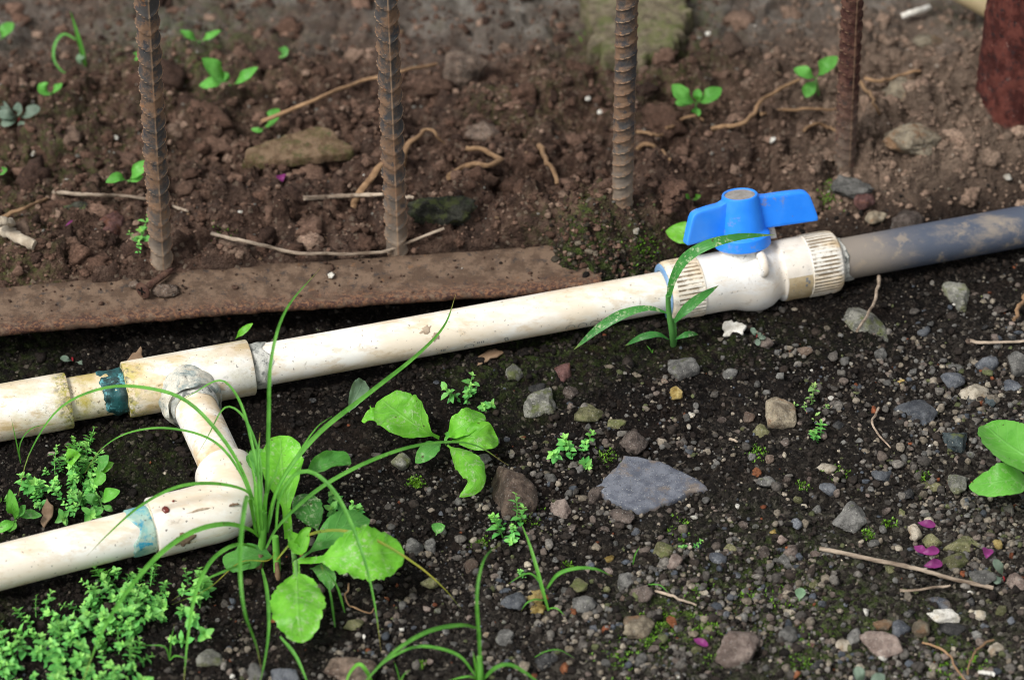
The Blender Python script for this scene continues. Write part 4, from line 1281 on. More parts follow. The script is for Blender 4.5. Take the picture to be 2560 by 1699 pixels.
# ---------------------------------------------------------------- smaller pebbles, one object each
LAND = [((1630, 1205), "slate shard"), ((1285, 1233), "large brown stone"), ((1952, 1033), "rounded grey tan stone"), ((2289, 1033), "flat blue grey stone"), ((2439, 985), "cream stone"),
        ((2124, 1292), "broad grey stone"), ((2403, 1363), "long mossy olive stone"), ((2204, 1613), "big reddish brown stone"), ((2355, 1540), "long white stone"), ((1845, 1624), "large cream brown rock"),
        ((1592, 1571), "greenish tan stone"), ((1462, 1508), "grey angular stone"), ((1709, 921), "angular grey stone"), ((1349, 1015), "pale green grey stone"), ((2166, 812), "long mossy grey stone"),
        ((2250, 1415), "long twig"), ((1115, 1105), "small rosette"), ((760, 1520), "lowest broad leaf"), ((1200, 1620), "bottom sedge"), ((1827, 1373), "round olive pebble"), ((285, 567), "purple brown rock"),
        ((1105, 532), "dark mossy rock"), ((740, 360), "tan brick chip"), ((470, 945), "tee"), ((395, 710), "screw"), ((2112, 400), "dark red rebar"), ((1950, 1390), "pebble cluster by the twig"), ((1686, 1402), "pinkish pointed stone"), ((2396, 1209), "round green grey stone"), ((1020, 1540), "arched yellow blade")]
ADJ = {'grey': 'grey', 'dark': 'blackish', 'bluegrey': 'blue grey', 'tan': 'tan', 'cream': 'cream', 'brown': 'brown', 'rough': 'rough brown', 'pink': 'pinkish', 'olive': 'olive', 'mossy': 'mossy', 'orange': 'orange', 'red': 'dark red', 'white': 'white', 'yellow': 'yellowish', 'teal': 'dark green'}
templ = [rock_shape(3, 500 + i, [16, 34, 60][i % 3], [10, 8, 6][i % 3], .09, .04) for i in range(14)]
tmesh = {}


def where(px, py):
    d, (q, nm) = min(((px - q[0]) ** 2 + ((py - q[1]) * 1.2) ** 2, (q, nm)) for q, nm in LAND)
    dx, dy = px - q[0], py - q[1]
    side = ("right of" if dx > 0 else "left of") if abs(dx) > abs(dy) * 1.3 else ("below" if dy > 0 else "above")
    far = "just " if d < 90 ** 2 else ("" if d < 200 ** 2 else "well ")
    return f"{far}{side} the {nm}"


def small_pebble(px, py, size, colr, seed, rot):
    p = G(px, py); S = ppm(p); k_ = seed % len(templ)
    key = (k_, colr)
    if key not in tmesh:
        v, f = templ[k_]; me = mesh_np("pebble", v * .004, f); me.materials.append(STONES[colr]); tmesh[key] = me
    r = size / S / 2
    asp = .75 + .5 * ((seed * 37) % 100) / 100
    o = bpy.data.objects.new("pebble", tmesh[key]); COL.objects.link(o)
    o.scale = (r * asp ** .5 / .004, r / asp ** .5 * .95 / .004, r * .62 / .004); o.rotation_euler = (0, 0, rot)
    z = float(Hn(p.x, p.y))
    o.location = (p.x, p.y, z + r * .22)
    sz = "tiny" if size < 17 else ("small" if size < 27 else "middling")
    lab = f"{sz} {ADJ[colr]} pebble {where(px, py)}"
    tag(o, lab, "pebble", f"pebbles {where(px, py)}")
    SMALL.append((o, px, py))
    return o


SMALL = []
taken = [(b[0], b[1], max(b[2], b[3]) * .5) for b in BIG] + [(1560, 1205, 75), (1680, 1205, 70), (1630, 1205, 90)]
NOPIPE = lambda px, py: (abs(py - (1031.4 - .182 * px)) < 88) or (px < 660 and abs(py - (1417 - .255 * px)) < 80) or (400 < px < 680 and 950 < py < 1300)
placed = 0; tries = 0
pr = np.random.default_rng(99)
while placed < 185 and tries < 9000:
    tries += 1
    px, py = pr.uniform(20, 2545), pr.uniform(760, 1690)
    dens = .10 + .9 * float(sstep(1150, 1900, np.array(px * .72 + (py - 900) * 1.1))) 
    if px < 700: dens *= .4
    if pr.random() > dens or NOPIPE(px, py): continue
    if py < 1040 - .2 * px + 60: continue
    size = float(np.clip(pr.lognormal(3.0, .33), 13, 38))
    if any((px - a) ** 2 + (py - b) ** 2 < (c_ + size * .5) ** 2 for a, b, c_ in taken): continue
    taken.append((px, py, size * .5))
    c_ = pr.choice(['grey', 'rough', 'bluegrey', 'olive', 'tan', 'cream', 'pink', 'dark', 'brown', 'mossy', 'yellow', 'orange', 'white', 'red'], p=[.2, .17, .12, .09, .07, .05, .07, .08, .06, .03, .02, .015, .01, .015])
    small_pebble(px, py, size, str(c_), int(pr.integers(0, 9999)), pr.uniform(0, 6.28)); placed += 1

bylab = {}
for o, px, py in SMALL: bylab.setdefault(o["label"], []).append((px, py, o))
for lab, L_ in bylab.items():
    if len(L_) > 1:                                        # tell look-alikes apart by their place
        L_.sort(key=lambda q: q[0])
        wd = ["left one", "right one"] if len(L_) == 2 else ["left one"] + ["middle one"] * (len(L_) - 2) + ["right one"]
        for w_, (_, _, o) in zip(wd, L_): o["label"] = f"{lab}, the {w_}"


# ---------------------------------------------------------------- grit, crumbs and clods: uncountable
def scatter(name, pos, size, cols, subs, seed, mat, label, sink=.25, flat=(.6, 1.), crumb=.05, smooth=False, ntempl=10, sharp=10):
    r_ = np.random.default_rng(seed); n = len(pos)
    T = [rock_shape(subs, seed * 31 + i, sharp, 7, .1, crumb) for i in range(ntempl)]
    nv = len(T[0][0]); f0 = T[0][1]
    TV = np.stack([t[0] for t in T])
    v = TV[r_.integers(0, ntempl, n)]
    ax = r_.normal(size=(n, 4)); ax /= np.linalg.norm(ax, axis=1)[:, None]
    w, x, y, z = ax.T
    R = np.stack([1 - 2 * (y * y + z * z), 2 * (x * y - z * w), 2 * (x * z + y * w), 2 * (x * y + z * w), 1 - 2 * (x * x + z * z), 2 * (y * z - x * w), 2 * (x * z - y * w), 2 * (y * z + x * w), 1 - 2 * (x * x + y * y)], -1).reshape(n, 3, 3)
    sc = size[:, None] * r_.uniform(.7, 1.2, (n, 3)); sc[:, 2] *= r_.uniform(*flat, n)
    v = np.einsum('nij,nvj->nvi', R, v * .72)
    v = v * sc[:, None, :]
    p = pos.copy(); p[:, 2] += size * (1 - 2 * sink) * .5
    v = v + p[:, None, :]
    f = (f0[None] + (np.arange(n) * nv)[:, None, None]).reshape(-1, 3)
    me = mesh_np(name, v.reshape(-1, 3), f, smooth=smooth, colors=np.repeat(cols, nv, axis=0))
    o = put(name, me, mat)
    return tag(o, label, name.replace('_', ' '), kind="stuff")


def rand_ground(n, seed, x0, x1, y0, y1, keep):
    r_ = np.random.default_rng(seed); out = []
    while sum(map(len, out)) < n:
        x = r_.uniform(x0, x1, n); y = r_.uniform(y0, y1, n)
        k_ = r_.random(n) < keep(x, y); out.append(np.stack([x[k_], y[k_]], -1))
    q = np.concatenate(out)[:n]
    return np.column_stack([q, Hn(q[:, 0], q[:, 1])])


def palette(n, seed, table):
    r_ = np.random.default_rng(seed); w = np.array([t[0] for t in table]); w = w / w.sum()
    c = np.array([t[1] for t in table])[r_.choice(len(table), n, p=w)]
    return c * r_.uniform(.65, 1.35, (n, 1))


def wall_of(x, y): return zones(x, y)[2]


def keep_front(x, y):
    gate = (1 - wall_of(x, y)) * (.32 + .68 * sstep(-.12, .16, x * .8 - y * .55 - .02))
    near = np.minimum(np.minimum(segdist(x, y, PA, PB), segdist(x, y, LA, LB)), segdist(x, y, TEE, ELB))
    gate = gate * (.4 + .6 * sstep(.02, .13, segdist(x, y, PA, PB))) * (.4 + .6 * sstep(-.3, .3, N2[8](x * 24, y * 24) + .6 * N2[9](x * 60, y * 60)))
    return np.clip(gate * (near > .013), 0, 1)


GRIT = [(26, (.016, .012, .010)), (16, (.040, .031, .025)), (15, (.080, .071, .062)), (11, (.13, .125, .115)), (7, (.19, .16, .12)), (1.5, (.40, .35, .27)), (1.2, (.17, .055, .025)), (3.5, (.10, .11, .05)), (3.5, (.075, .085, .10)), (.5, (.5, .48, .43))]
n = 15000
pos = rand_ground(n, 1, -.42, .44, -.36, .16, keep_front)
size = np.clip(np.random.default_rng(2).lognormal(math.log(.00095), .35, n), .0005, .0022)
scatter("gravel_grit", pos, size, palette(n, 3, GRIT), 1, 11, M['crumb'], "fine dark and pale grit strewn over the moist soil")
n = 8600
pos = rand_ground(n, 4, -.40, .44, -.36, .14, lambda x, y: keep_front(x, y) ** 2.0 * (.35 + .65 * sstep(.0, .22, x * .9 - y)))
size = np.clip(np.random.default_rng(12).lognormal(math.log(.0021), .38, n), .0012, .0055)
scatter("gravel", pos, size, palette(n, 14, GRIT[1:] + [(14, (.17, .155, .135)), (8, (.24, .205, .16)), (6, (.15, .12, .10))]), 2, 29, M['crumb'], "small mixed gravel bedded in the moist soil", sharp=26, flat=(.6, .9), sink=.28)
n = 9000
pos = rand_ground(n, 5, -.42, .44, -.36, .16, lambda x, y: keep_front(x, y) * .4 + .6 * (1 - wall_of(x, y)))
size = np.clip(np.random.default_rng(6).lognormal(math.log(.0014), .45, n), .0007, .0045)
cols = palette(n, 7, [(40, (.010, .0075, .006)), (20, (.02, .0145, .0115)), (8, (.036, .026, .02))])
scatter("damp_soil_crumbs", pos, size, cols, 1, 13, M['crumb'], "dark damp soil crumbs around the pipes and pebbles", crumb=.2)

kb = lambda x, y: wall_of(x, y) * (1 - .6 * sstep(.25, .33, y)) * ((x - FA.x) * FY.x + (y - FA.y) * FY.y > .047)
BROWN = [(30, (.098, .057, .040)), (22, (.15, .092, .066)), (12, (.052, .031, .023)), (10, (.22, .15, .11)), (2.2, (.17, .16, .14)), (.25, (.5, .47, .42)), (1, (.2, .13, .08))]


def soil_lumps(name, n, seed, med, sig, lo, hi, sub_, lab, pal, **kw):
    pos = rand_ground(n, seed, -.46, .48, -.08, .44, kb)
    size = np.clip(np.random.default_rng(seed + 1).lognormal(math.log(med), sig, n), lo, hi)
    drym = sstep(.10, .26, pos[:, 0])[:, None]
    cols = palette(n, seed + 2, pal)
    cols = cols * (1 - drym) + drym * (cols * .6 + np.array((.17, .125, .092)))
    scatter(name, pos, size, cols, sub_, seed + 3, M['clod'], lab, **kw)


soil_lumps("soil_crumbs", 14000, 40, .00135, .35, .0007, .0028, 1, "fine loose brown soil crumbs behind the flat bar", BROWN, crumb=.2)
soil_lumps("soil_clods", 2800, 50, .0031, .30, .0020, .006, 2, "loose brown soil clods behind the flat bar", BROWN[:4], crumb=.28, sharp=6, sink=.4)
soil_lumps("large_soil_clods", 560, 60, .0085, .42, .005, .022, 3, "large lumpy brown soil clods behind the flat bar", BROWN[:4], crumb=.34, sharp=5, smooth=True, sink=.55, flat=(.6, .9))
r_ = np.random.default_rng(80); L_ = []                     # soil banked against the pipes
for a, b, k_ in ((PA, PB, 1500), (LA, LB, 420), (TEE, ELB, 160)):
    d = (b - a); t = r_.random(k_); sgn = np.where(r_.random(k_) < .7, -1, 1); off = (.0105 + .0065 * r_.random(k_)) * sgn
    nx, ny = -d.y / d.length, d.x / d.length
    L_.append(np.column_stack([a.x + d.x * t + nx * off, a.y + d.y * t + ny * off]))
q = np.concatenate(L_); q = q[(segdist(q[:, 0], q[:, 1], TEE, ELB) > .010) & (np.abs(q[:, 0]) < .45)]; n = len(q)
pos = np.column_stack([q, Hn(q[:, 0], q[:, 1])])
scatter("banked_soil", pos, np.clip(r_.lognormal(math.log(.0016), .4, n), .0008, .0040), palette(n, 81, [(40, (.010, .0072, .0055)), (20, (.024, .017, .013)), (5, (.06, .05, .04))]), 2, 82, M['crumb'], "dark soil crumbs banked against the pipes", crumb=.22, sink=.2)
mc = P(1500, 632, .03); r_ = np.random.default_rng(70); n = 900
pos = np.column_stack([mc.x + r_.normal(size=n) * .026, mc.y + r_.normal(size=n) * .018, np.zeros(n)]); pos[:, 2] = Hn(pos[:, 0], pos[:, 1])
pos = pos[segdist(pos[:, 0], pos[:, 1], PA, PB) > .017]; n = len(pos)
scatter("mound_crumbs", pos, np.clip(r_.lognormal(math.log(.0013), .45, n), .0006, .0045), palette(n, 71, BROWN[:4] + [(22, (.045, .038, .028)), (12, (.12, .10, .075)), (5, (.09, .10, .045))]), 2, 72, M['clod'], "gritty dark crumbs on the mud mound at the third rebar", crumb=.2)
# bits of soil and stone on the bar
n = 170
r_ = np.random.default_rng(31); t = r_.uniform(.05, (FB - FA).length, n); s = .004 + .040 * r_.random(n) ** .6
pp = np.array([tuple(FA + FX * a + FY * b) for a, b in zip(t, s)]); pp[:, 2] = BZ + .0003
k_ = r_.random(n) < .3 + .7 * sstep(.2, .5, t); 
size = np.clip(r_.lognormal(math.log(.0011), .45, n), .0005, .0035) * np.where(k_, 1, .7)
scatter("soil_on_bar", pp, size, palette(n, 33, [(30, (.075, .045, .032)), (10, (.04, .028, .022)), (2, (.35, .31, .26))]), 2, 23, M['clod'], "specks of soil lying on the flat rusty bar", crumb=.14)

# ---------------------------------------------------------------- leaves, blades and plants
TOCAM = np.array((CAM - Vector((0, 0, 0))).normalized())


def leaf_geo(ctr, hw, nrm, nw=9, cup=.15, serr=0., ruffle=.0, fold=0., seed=0):
    """ctr (n,3) midrib, hw (n,) half widths, nrm (3,) or (n,3) face normal hint"""
    n = len(ctr); tan = np.gradient(ctr, axis=0); tan /= np.linalg.norm(tan, axis=1)[:, None] + 1e-12
    nrm = np.broadcast_to(np.asarray(nrm, float), (n, 3))
    side = np.cross(nrm, tan); side /= np.linalg.norm(side, axis=1)[:, None] + 1e-12
    nn = np.cross(tan, side)
    u = np.linspace(-1, 1, nw); co, lu, lv = [], [], []
    r_ = np.random.default_rng(seed)
    ii = np.arange(n); sL = 1 + serr * (1.6 * np.abs(np.sin(ii * .62 + seed)) - 1 + .8 * r_.normal(size=n)); sR = 1 + serr * (1.6 * np.abs(np.sin(ii * .66 + seed * 2)) - 1 + .8 * r_.normal(size=n))
    for i in range(n):
        w = hw[i] * np.where(u < 0, sL[i], sR[i])
        rz = cup * hw[i] * (u ** 2) + fold * hw[i] * np.abs(u)
        if ruffle: rz = rz + ruffle * hw[i] * np.abs(u) ** 1.5 * N2[seed % 10](np.array([i / n * 6 + seed] * nw), u * 1.5 + seed)
        co.append(ctr[i] + side[i] * (u * w)[:, None] + nn[i] * (rz + ruffle * .10 * hw[i] * N2[(seed + 4) % 10](np.full(nw, i * 18. / n), u * 3.5 + seed))[:, None])
        lu.append(u); lv.append(np.full(nw, i / (n - 1)))
    return np.concatenate(co), grid_faces(n, nw), np.concatenate(lu), np.concatenate(lv)


def prof_ovate(t, peak=.45, base=.06, tip=.9):
    """half-width along a leaf (0..1)"""
    a = np.where(t < peak, np.sin(np.clip(t / peak, 0, 1) * np.pi / 2) ** 1.1, np.cos(np.clip((t - peak) / (1 - peak), 0, 1) * np.pi / 2) ** tip)
    return np.maximum(a, base * (t < peak))


def leaf(parent, pts, width, mat, peak=.55, petiole=.12, pet_w=.08, cup=.22, serr=.03, ruffle=.35, face=.5, n=30, name="leaf", tip=.7, roll=0., seed=None, nw=13, label=None):
    """broad leaf: pts = [(px,py,z above datum)...] along the midrib, width in photograph pixels"""
    P3 = [np.array(P(a, b, z)) for a, b, z in pts]
    ctr = catmull(P3, n); S = ppm(P3[len(P3) // 2])
    t = np.linspace(0, 1, n)
    tt = np.clip((t - petiole) / (1 - petiole), 0, 1)
    hw = prof_ovate(tt, peak, 0, tip) * width / S / 2
    hw = np.maximum(hw, pet_w * width / S / 2 * (1 - t ** 6))
    hw[-1] = .00015
    nrm = np.array((0, 0, 1.)) * (1 - face) + TOCAM * face
    if roll:
        ax = ctr[-1] - ctr[0]; nrm = np.array(Matrix.Rotation(math.radians(roll), 3, Vector(ax)) @ Vector(nrm))
    seed = seed if seed is not None else int(pts[0][0] + pts[-1][1]) % 997
    co, f, lu, lv = leaf_geo(ctr, hw, nrm, nw, cup, serr, ruffle, 0, seed)
    o = put(name, mesh_np(name, co, f, {"lu": lu, "lv": lv}), mat, parent)
    if label: o["label"] = label
    return o


def blade(parent, pts, width, mat, n=40, name="blade", peak=.25, fold=.45, face=.6, base=.55, twist=0.):
    """grass blade through photograph points with heights"""
    P3 = [np.array(P(a, b, z)) for a, b, z in pts]
    ctr = catmull(P3, n); S = ppm(P3[len(P3) // 2]); t = np.linspace(0, 1, n)
    hw = np.where(t < peak, base + (1 - base) * (t / peak), (1 - ((t - peak) / (1 - peak)) ** 2.2)) * width / S / 2
    hw[-1] = .0001; hw = hw * .74
    nrm = np.array((0, 0, 1.)) * (1 - face) + TOCAM * face
    tan = np.gradient(ctr, axis=0); tan /= np.linalg.norm(tan, axis=1)[:, None]
    nn = np.tile(nrm, (n, 1))
    co, f, lu, lv = leaf_geo(ctr, hw, nn, 5, 0, 0, 0, fold, 1)
    return put(name, mesh_np(name, co, f, {"lu": lu, "lv": lv}), mat, parent)


def stalk(parent, pts, r_px, mat, name="stem", n=16, taper=.6):
    P3 = [np.array(P(a, b, z)) for a, b, z in pts]
    ctr = catmull(P3, n); S = ppm(P3[0])
    r = r_px / S * np.linspace(1, taper, n)
    return put(name, tube_mesh(name, ctr, r, 10), mat, parent)


def plant(name, px, py, label, cat="weed", group=None):
    g = G(px, py)
    return empty(name, g, label, cat, group)


# --- rosette B: broad leaved weed in the centre
g0 = float(G(735, 1400).z)
pB = plant("broadleaf_weed", 735, 1402, "bright green broad leaved weed with the largest leaves beside the elbow", "weed")
leaf(pB, [(722, 1345, .012), (715, 1260, .030), (705, 1170, .040), (700, 1088, .044)], 108, M['leaf'], peak=.62, petiole=.22, pet_w=.2, cup=.3, tip=.55, face=.35)
leaf(pB, [(760, 1180, .020), (800, 1165, .028), (845, 1152, .026), (878, 1158, .022)], 52, M['leaf_te'], peak=.5, petiole=.05, cup=.9, ruffle=.6)
leaf(pB, [(795, 1330, .012), (785, 1300, .018), (765, 1262, .022), (742, 1238, .020)], 74, M['leaf_dk'], peak=.5, petiole=.04, cup=.1, tip=.55, label="dark leaf mottled with pale specks")
leaf(pB, [(722, 1322, .020), (735, 1345, .024), (750, 1368, .026), (765, 1330, .034), (778, 1318, .036)], 44, M['leaf'], petiole=.1, cup=.5)
leaf(pB, [(745, 1400, .010), (800, 1360, .016), (860, 1315, .018), (925, 1298, .012)], 80, M['leaf_te'], petiole=.15, cup=.1)
leaf(pB, [(745, 1402, .012), (800, 1398, .024), (900, 1385, .033), (1010, 1378, .026)], 142, M['leaf'], peak=.62, petiole=.27, pet_w=.13, cup=.12, serr=.05, ruffle=.4, tip=.5, n=56)
leaf(pB, [(740, 1405, .012), (742, 1450, .022), (745, 1530, .028), (756, 1606, .016)], 140, M['leaf'], peak=.55, petiole=.2, pet_w=.13, cup=.12, serr=.045, ruffle=.4, tip=.5, n=56)
leaf(pB, [(690, 1395, .006), (650, 1385, .010), (600, 1395, .010), (558, 1390, .004)], 78, M['leaf_te'], petiole=.05, cup=.05)
leaf(pB, [(775, 1420, .006), (805, 1425, .010), (822, 1448, .009), (825, 1475, .005)], 44, M['leaf_te'], petiole=.05, cup=.1)
leaf(pB, [(640, 1190, .030), (645, 1150, .034), (650, 1120, .036)], 60, M['leaf_te'], petiole=.05, cup=.2)
stalk(pB, [(738, 1408, g0 - .003), (736, 1395, .010), (733, 1380, .016)], 9, M['stem_gr'])
stalk(pB, [(745, 1402, .009), (780, 1398, .017), (815, 1396, .025)], 7, M['stem_gr'], "leaf_stalk")
stalk(pB, [(740, 1405, .010), (741, 1430, .017), (743, 1460, .022)], 7, M['stem_gr'], "leaf_stalk")

# --- rosette A: small weed right of it
pA = plant("broadleaf_weed", 1118, 1108, "small rosette weed with one big oval leaf below the main pipe", "weed")
leaf(pA, [(1098, 1095, .010), (1060, 1075, .018), (1000, 1035, .024), (952, 998, .018)], 120, M['leaf'], peak=.5, petiole=.10, cup=.2, tip=.6, n=36)
leaf(pA, [(1112, 1096, .010), (1140, 1072, .020), (1175, 1050, .024), (1210, 1036, .018)], 70, M['leaf'], peak=.5, petiole=.05, cup=.25)
leaf(pA, [(1130, 1102, .010), (1170, 1092, .020), (1210, 1092, .020), (1246, 1108, .012)], 72, M['leaf'], peak=.55, petiole=.1, cup=.25, ruffle=.6)
leaf(pA, [(1108, 1104, .008), (1085, 1116, .013), (1062, 1135, .013), (1038, 1156, .007)], 44, M['leaf_te'], peak=.55, petiole=.12)
leaf(pA, [(1118, 1112, .010), (1150, 1135, .020), (1182, 1172, .022), (1185, 1210, .016), (1148, 1242, .008)], 66, M['leaf'], peak=.5, petiole=.05, cup=-.5, face=.7, n=36)
leaf(pA, [(1112, 1100, .012), (1116, 1090, .018), (1122, 1078, .022)], 16, M['leaf_bk'], petiole=.1)
leaf(pA, [(952, 1038, .010), (940, 1034, .014), (925, 1036, .014), (910, 1040, .009)], 44, M['leaf'], peak=.6, serr=.14, ruffle=.5, n=14)
stalk(pA, [(1118, 1112, float(G(1118, 1112).z) - .002), (1116, 1104, .008), (1114, 1098, .012)], 6, M['stem_gr'])
pf = plant("fallen_leaf", 895, 1000, "pale blue green fallen leaf below the main pipe", "leaf")
leaf(pf, [(872, 1030, .008), (885, 1000, .014), (900, 970, .016), (908, 950, .012)], 46, M['leaf_pale'], peak=.5, petiole=0, cup=.4, roll=20)

# --- right edge plant
pR = plant("broadleaf_weed", 2600, 1190, "smooth green broad leaves reaching in at the right edge", "weed")
leaf(pR, [(2640, 1180, .020), (2585, 1150, .040), (2520, 1110, .042), (2462, 1062, .034)], 120, M['leaf_pl'], peak=.5, petiole=.1, cup=.5, ruffle=.1, tip=.55, n=36)
leaf(pR, [(2590, 1205, .014), (2540, 1198, .026), (2480, 1205, .026), (2422, 1214, .014)], 88, M['leaf_pl'], peak=.45, petiole=.12, cup=.1, ruffle=.2, n=36)
leaf(pR, [(2620, 1200, .014), (2680, 1240, .03), (2740, 1270, .03), (2790, 1290, .02)], 100, M['leaf_pl'], petiole=.1)
stalk(pR, [(2605, 1215, float(G(2600, 1210).z) - .003), (2602, 1195, .012), (2610, 1180, .022)], 8, M['stem_gr'])

# --- grass seedling in front of the valve
pM = plant("grass_seedling", 1682, 864, "young grass seedling with broad blades standing in front of the valve", "grass")
zb = float(G(1682, 864).z)
stalk(pM, [(1684, 866, zb - .002), (1680, 830, .014), (1672, 780, .030), (1670, 738, .044)], 8.5, M['maize_stem'], taper=.75)
stalk(pM, [(1686, 862, zb - .002), (1686, 830, .012), (1684, 798, .022)], 7, M['maize_stem'], taper=.8)
blade(pM, [(1670, 752, .040), (1682, 700, .056), (1712, 648, .070), (1770, 612, .080), (1850, 592, .082), (1937, 587, .078)], 37, M['maize'], peak=.35, base=.4, fold=.2, n=50, face=.75)
blade(pM, [(1668, 782, .030), (1620, 770, .036), (1560, 784, .034), (1500, 818, .026), (1434, 874, .012)], 34, M['maize'], peak=.45, base=.15, fold=.2, n=44, face=.8)
blade(pM, [(1685, 805, .022), (1708, 780, .030), (1745, 748, .036), (1797, 713, .040)], 35, M['maize'], peak=.35, base=.3, fold=.2, n=40, face=.8)
blade(pM, [(1672, 848, .008), (1645, 836, .014), (1605, 842, .013), (1562, 864, .006)], 24, M['maize'], peak=.45, base=.1, fold=.2, face=.8)
blade(pM, [(1688, 848, .008), (1710, 838, .012), (1728, 834, .011), (1746, 836, .007)], 20, M['maize'], peak=.4, base=.2, fold=.2, face=.8)

# --- sedge tuft in the middle
pS = plant("sedge_tuft", 655, 1400, "tall arching sedge tuft growing beside the elbow", "grass")
zs = float(G(655, 1400).z)
SB = [
 ([(660, 1330, .02), (668, 1200, .055), (672, 1050, .09), (678, 900, .12), (715, 775, .135), (800, 671, .13)], 14, 'blade'),
 ([(668, 1330, .02), (700, 1210, .04), (790, 1090, .06), (920, 985, .07), (1040, 890, .075), (1110, 815, .075), (1140, 735, .07)], 17, 'blade'),
 ([(665, 1370, .012), (700, 1310, .025), (800, 1220, .045), (930, 1150, .055), (1060, 1110, .052), (1180, 1110, .042), (1270, 1162, .026)], 14, 'blade'),
 ([(650, 1330, .02), (620, 1210, .045), (560, 1100, .065), (470, 1005, .075), (370, 970, .075), (260, 970, .068), (150, 1020, .055), (75, 1130, .03), (45, 1240, .012)], 13, 'blade'),
 ([(645, 1300, .03), (600, 1180, .045), (530, 1100, .05), (420, 1070, .05), (320, 1082, .042), (250, 1125, .028), (212, 1182, .014)], 9, 'blade'),
 ([(655, 1290, .035), (640, 1160, .06), (610, 1030, .075), (575, 965, .08), (540, 952, .08), (480, 985, .065), (430, 1010, .055)], 10, 'blade'),
 ([(655, 1280, .035), (650, 1150, .055), (620, 1060, .065), (585, 1020, .068), (555, 1025, .066), (520, 1090, .055), (490, 1140, .048)], 9, 'blade'),
 ([(645, 1260, .035), (610, 1224, .045), (530, 1208, .05), (440, 1218, .05), (350, 1265, .043), (275, 1330, .036), (218, 1388, .028)], 12, 'blade'),
 ([(650, 1345, .015), (620, 1322, .032), (560, 1310, .045), (480, 1330, .05), (400, 1385, .05), (320, 1475, .048), (255, 1580, .042), (200, 1720, .03)], 19, 'blade'),
 ([(640, 1330, .025), (622, 1240, .07), (607, 1300, .085), (600, 1420, .08), (612, 1530, .065), (640, 1610, .04), (655, 1680, .02)], 17, 'blade'),
 ([(690, 1400, .010), (740, 1350, .022), (830, 1325, .032), (930, 1345, .035), (1040, 1410, .028), (1110, 1470, .018), (1152, 1520, .004)], 11, 'blade_yl'),
 ([(690, 1320, .03), (700, 1240, .05), (740, 1185, .064), (790, 1185, .068), (850, 1250, .062), (905, 1380, .048), (935, 1500, .03), (953, 1628, .008)], 14, 'blade'),
 ([(645, 1370, .01), (590, 1362, .03), (530, 1400, .036), (490, 1480, .034), (470, 1590, .026), (458, 1720, .014)], 15, 'blade'),
 ([(655, 1420, .006), (668, 1480, .022), (672, 1570, .026), (660, 1660, .022), (640, 1740, .012)], 13, 'blade'),
 ([(650, 1300, .03), (640, 1220, .05), (625, 1150, .06)], 12, 'blade_lt'),
 ([(660, 1330, .02), (665, 1240, .045), (690, 1180, .055), (705, 1120, .066)], 14, 'blade_lt'),
 ([(648, 1340, .02), (640, 1260, .045), (635, 1190, .058), (617, 1125, .066)], 11, 'blade_lt'),
 ([(663, 1330, .02), (690, 1230, .05), (735, 1150, .065), (790, 1070, .075), (830, 1040, .08)], 9, 'blade_lt'),
 ([(655, 1340, .02), (650, 1260, .045), (645, 1160, .065), (650, 1080, .075)], 13, 'blade'),
 ([(640, 1400, .006), (580, 1420, .02), (520, 1445, .02), (460, 1480, .012), (430, 1500, .006)], 9, 'blade'),
 ([(700, 1590, .022), (740, 1640, .016), (775, 1720, .008)], 12, 'blade'),
 ([(690, 1370, .012), (670, 1400, .016), (600, 1405, .016), (520, 1470, .012), (430, 1510, .006)], 4, 'blade_yl'),
]
for pts, w, mt in SB: blade(pS, pts, w, M[mt])
stalk(pS, [(648, 1425, zs - .002), (652, 1380, .008), (658, 1330, .022), (660, 1280, .036)], 11, M['blade_lt'], taper=.7)
stalk(pS, [(645, 1440, zs - .002), (648, 1415, .004), (652, 1385, .010)], 10, M['stem_br'], "stem_base")
stalk(pS, [(693, 1440, zs - .002), (692, 1400, .006), (688, 1340, .022)], 10, M['blade_lt'], taper=.8)
stalk(pS, [(694, 1455, zs - .002), (694, 1430, .003), (692, 1405, .008)], 9, M['stem_br'], "stem_base")

# --- sedge at the bottom edge, middle
pU = plant("sedge_tuft", 1200, 1712, "sedge tuft growing at the bottom edge of the picture", "grass")
for pts, w, mt in [
 ([(1202, 1700, .005), (1198, 1600, .03), (1192, 1500, .055), (1200, 1430, .065), (1218, 1385, .066), (1252, 1358, .062)], 13, 'blade'),
 ([(1195, 1570, .02), (1150, 1562, .03), (1070, 1578, .034), (990, 1625, .03), (915, 1700, .02), (890, 1740, .01)], 15, 'blade'),
 ([(1190, 1690, .008), (1150, 1640, .02), (1090, 1618, .026), (1030, 1618, .026), (960, 1655, .018), (910, 1710, .01)], 11, 'blade'),
 ([(1205, 1700, .006), (1240, 1668, .02), (1280, 1662, .022), (1340, 1700, .012), (1370, 1730, .006)], 14, 'blade'),
 ([(1195, 1700, .006), (1188, 1660, .02), (1182, 1625, .03)], 10, 'blade_lt'),
 ([(935, 1720, .003), (915, 1675, .018), (895, 1660, .02), (870, 1690, .01), (860, 1740, .004)], 13, 'blade_lt'),
 ([(1200, 1700, .004), (1170, 1690, .012), (1120, 1700, .008)], 8, 'blade_lt'),
]: blade(pU, pts, w, M[mt])
stalk(pU, [(1202, 1725, float(G(1200, 1715).z) - .003), (1202, 1690, .010), (1199, 1640, .022)], 9, M['blade_lt'], taper=.8)

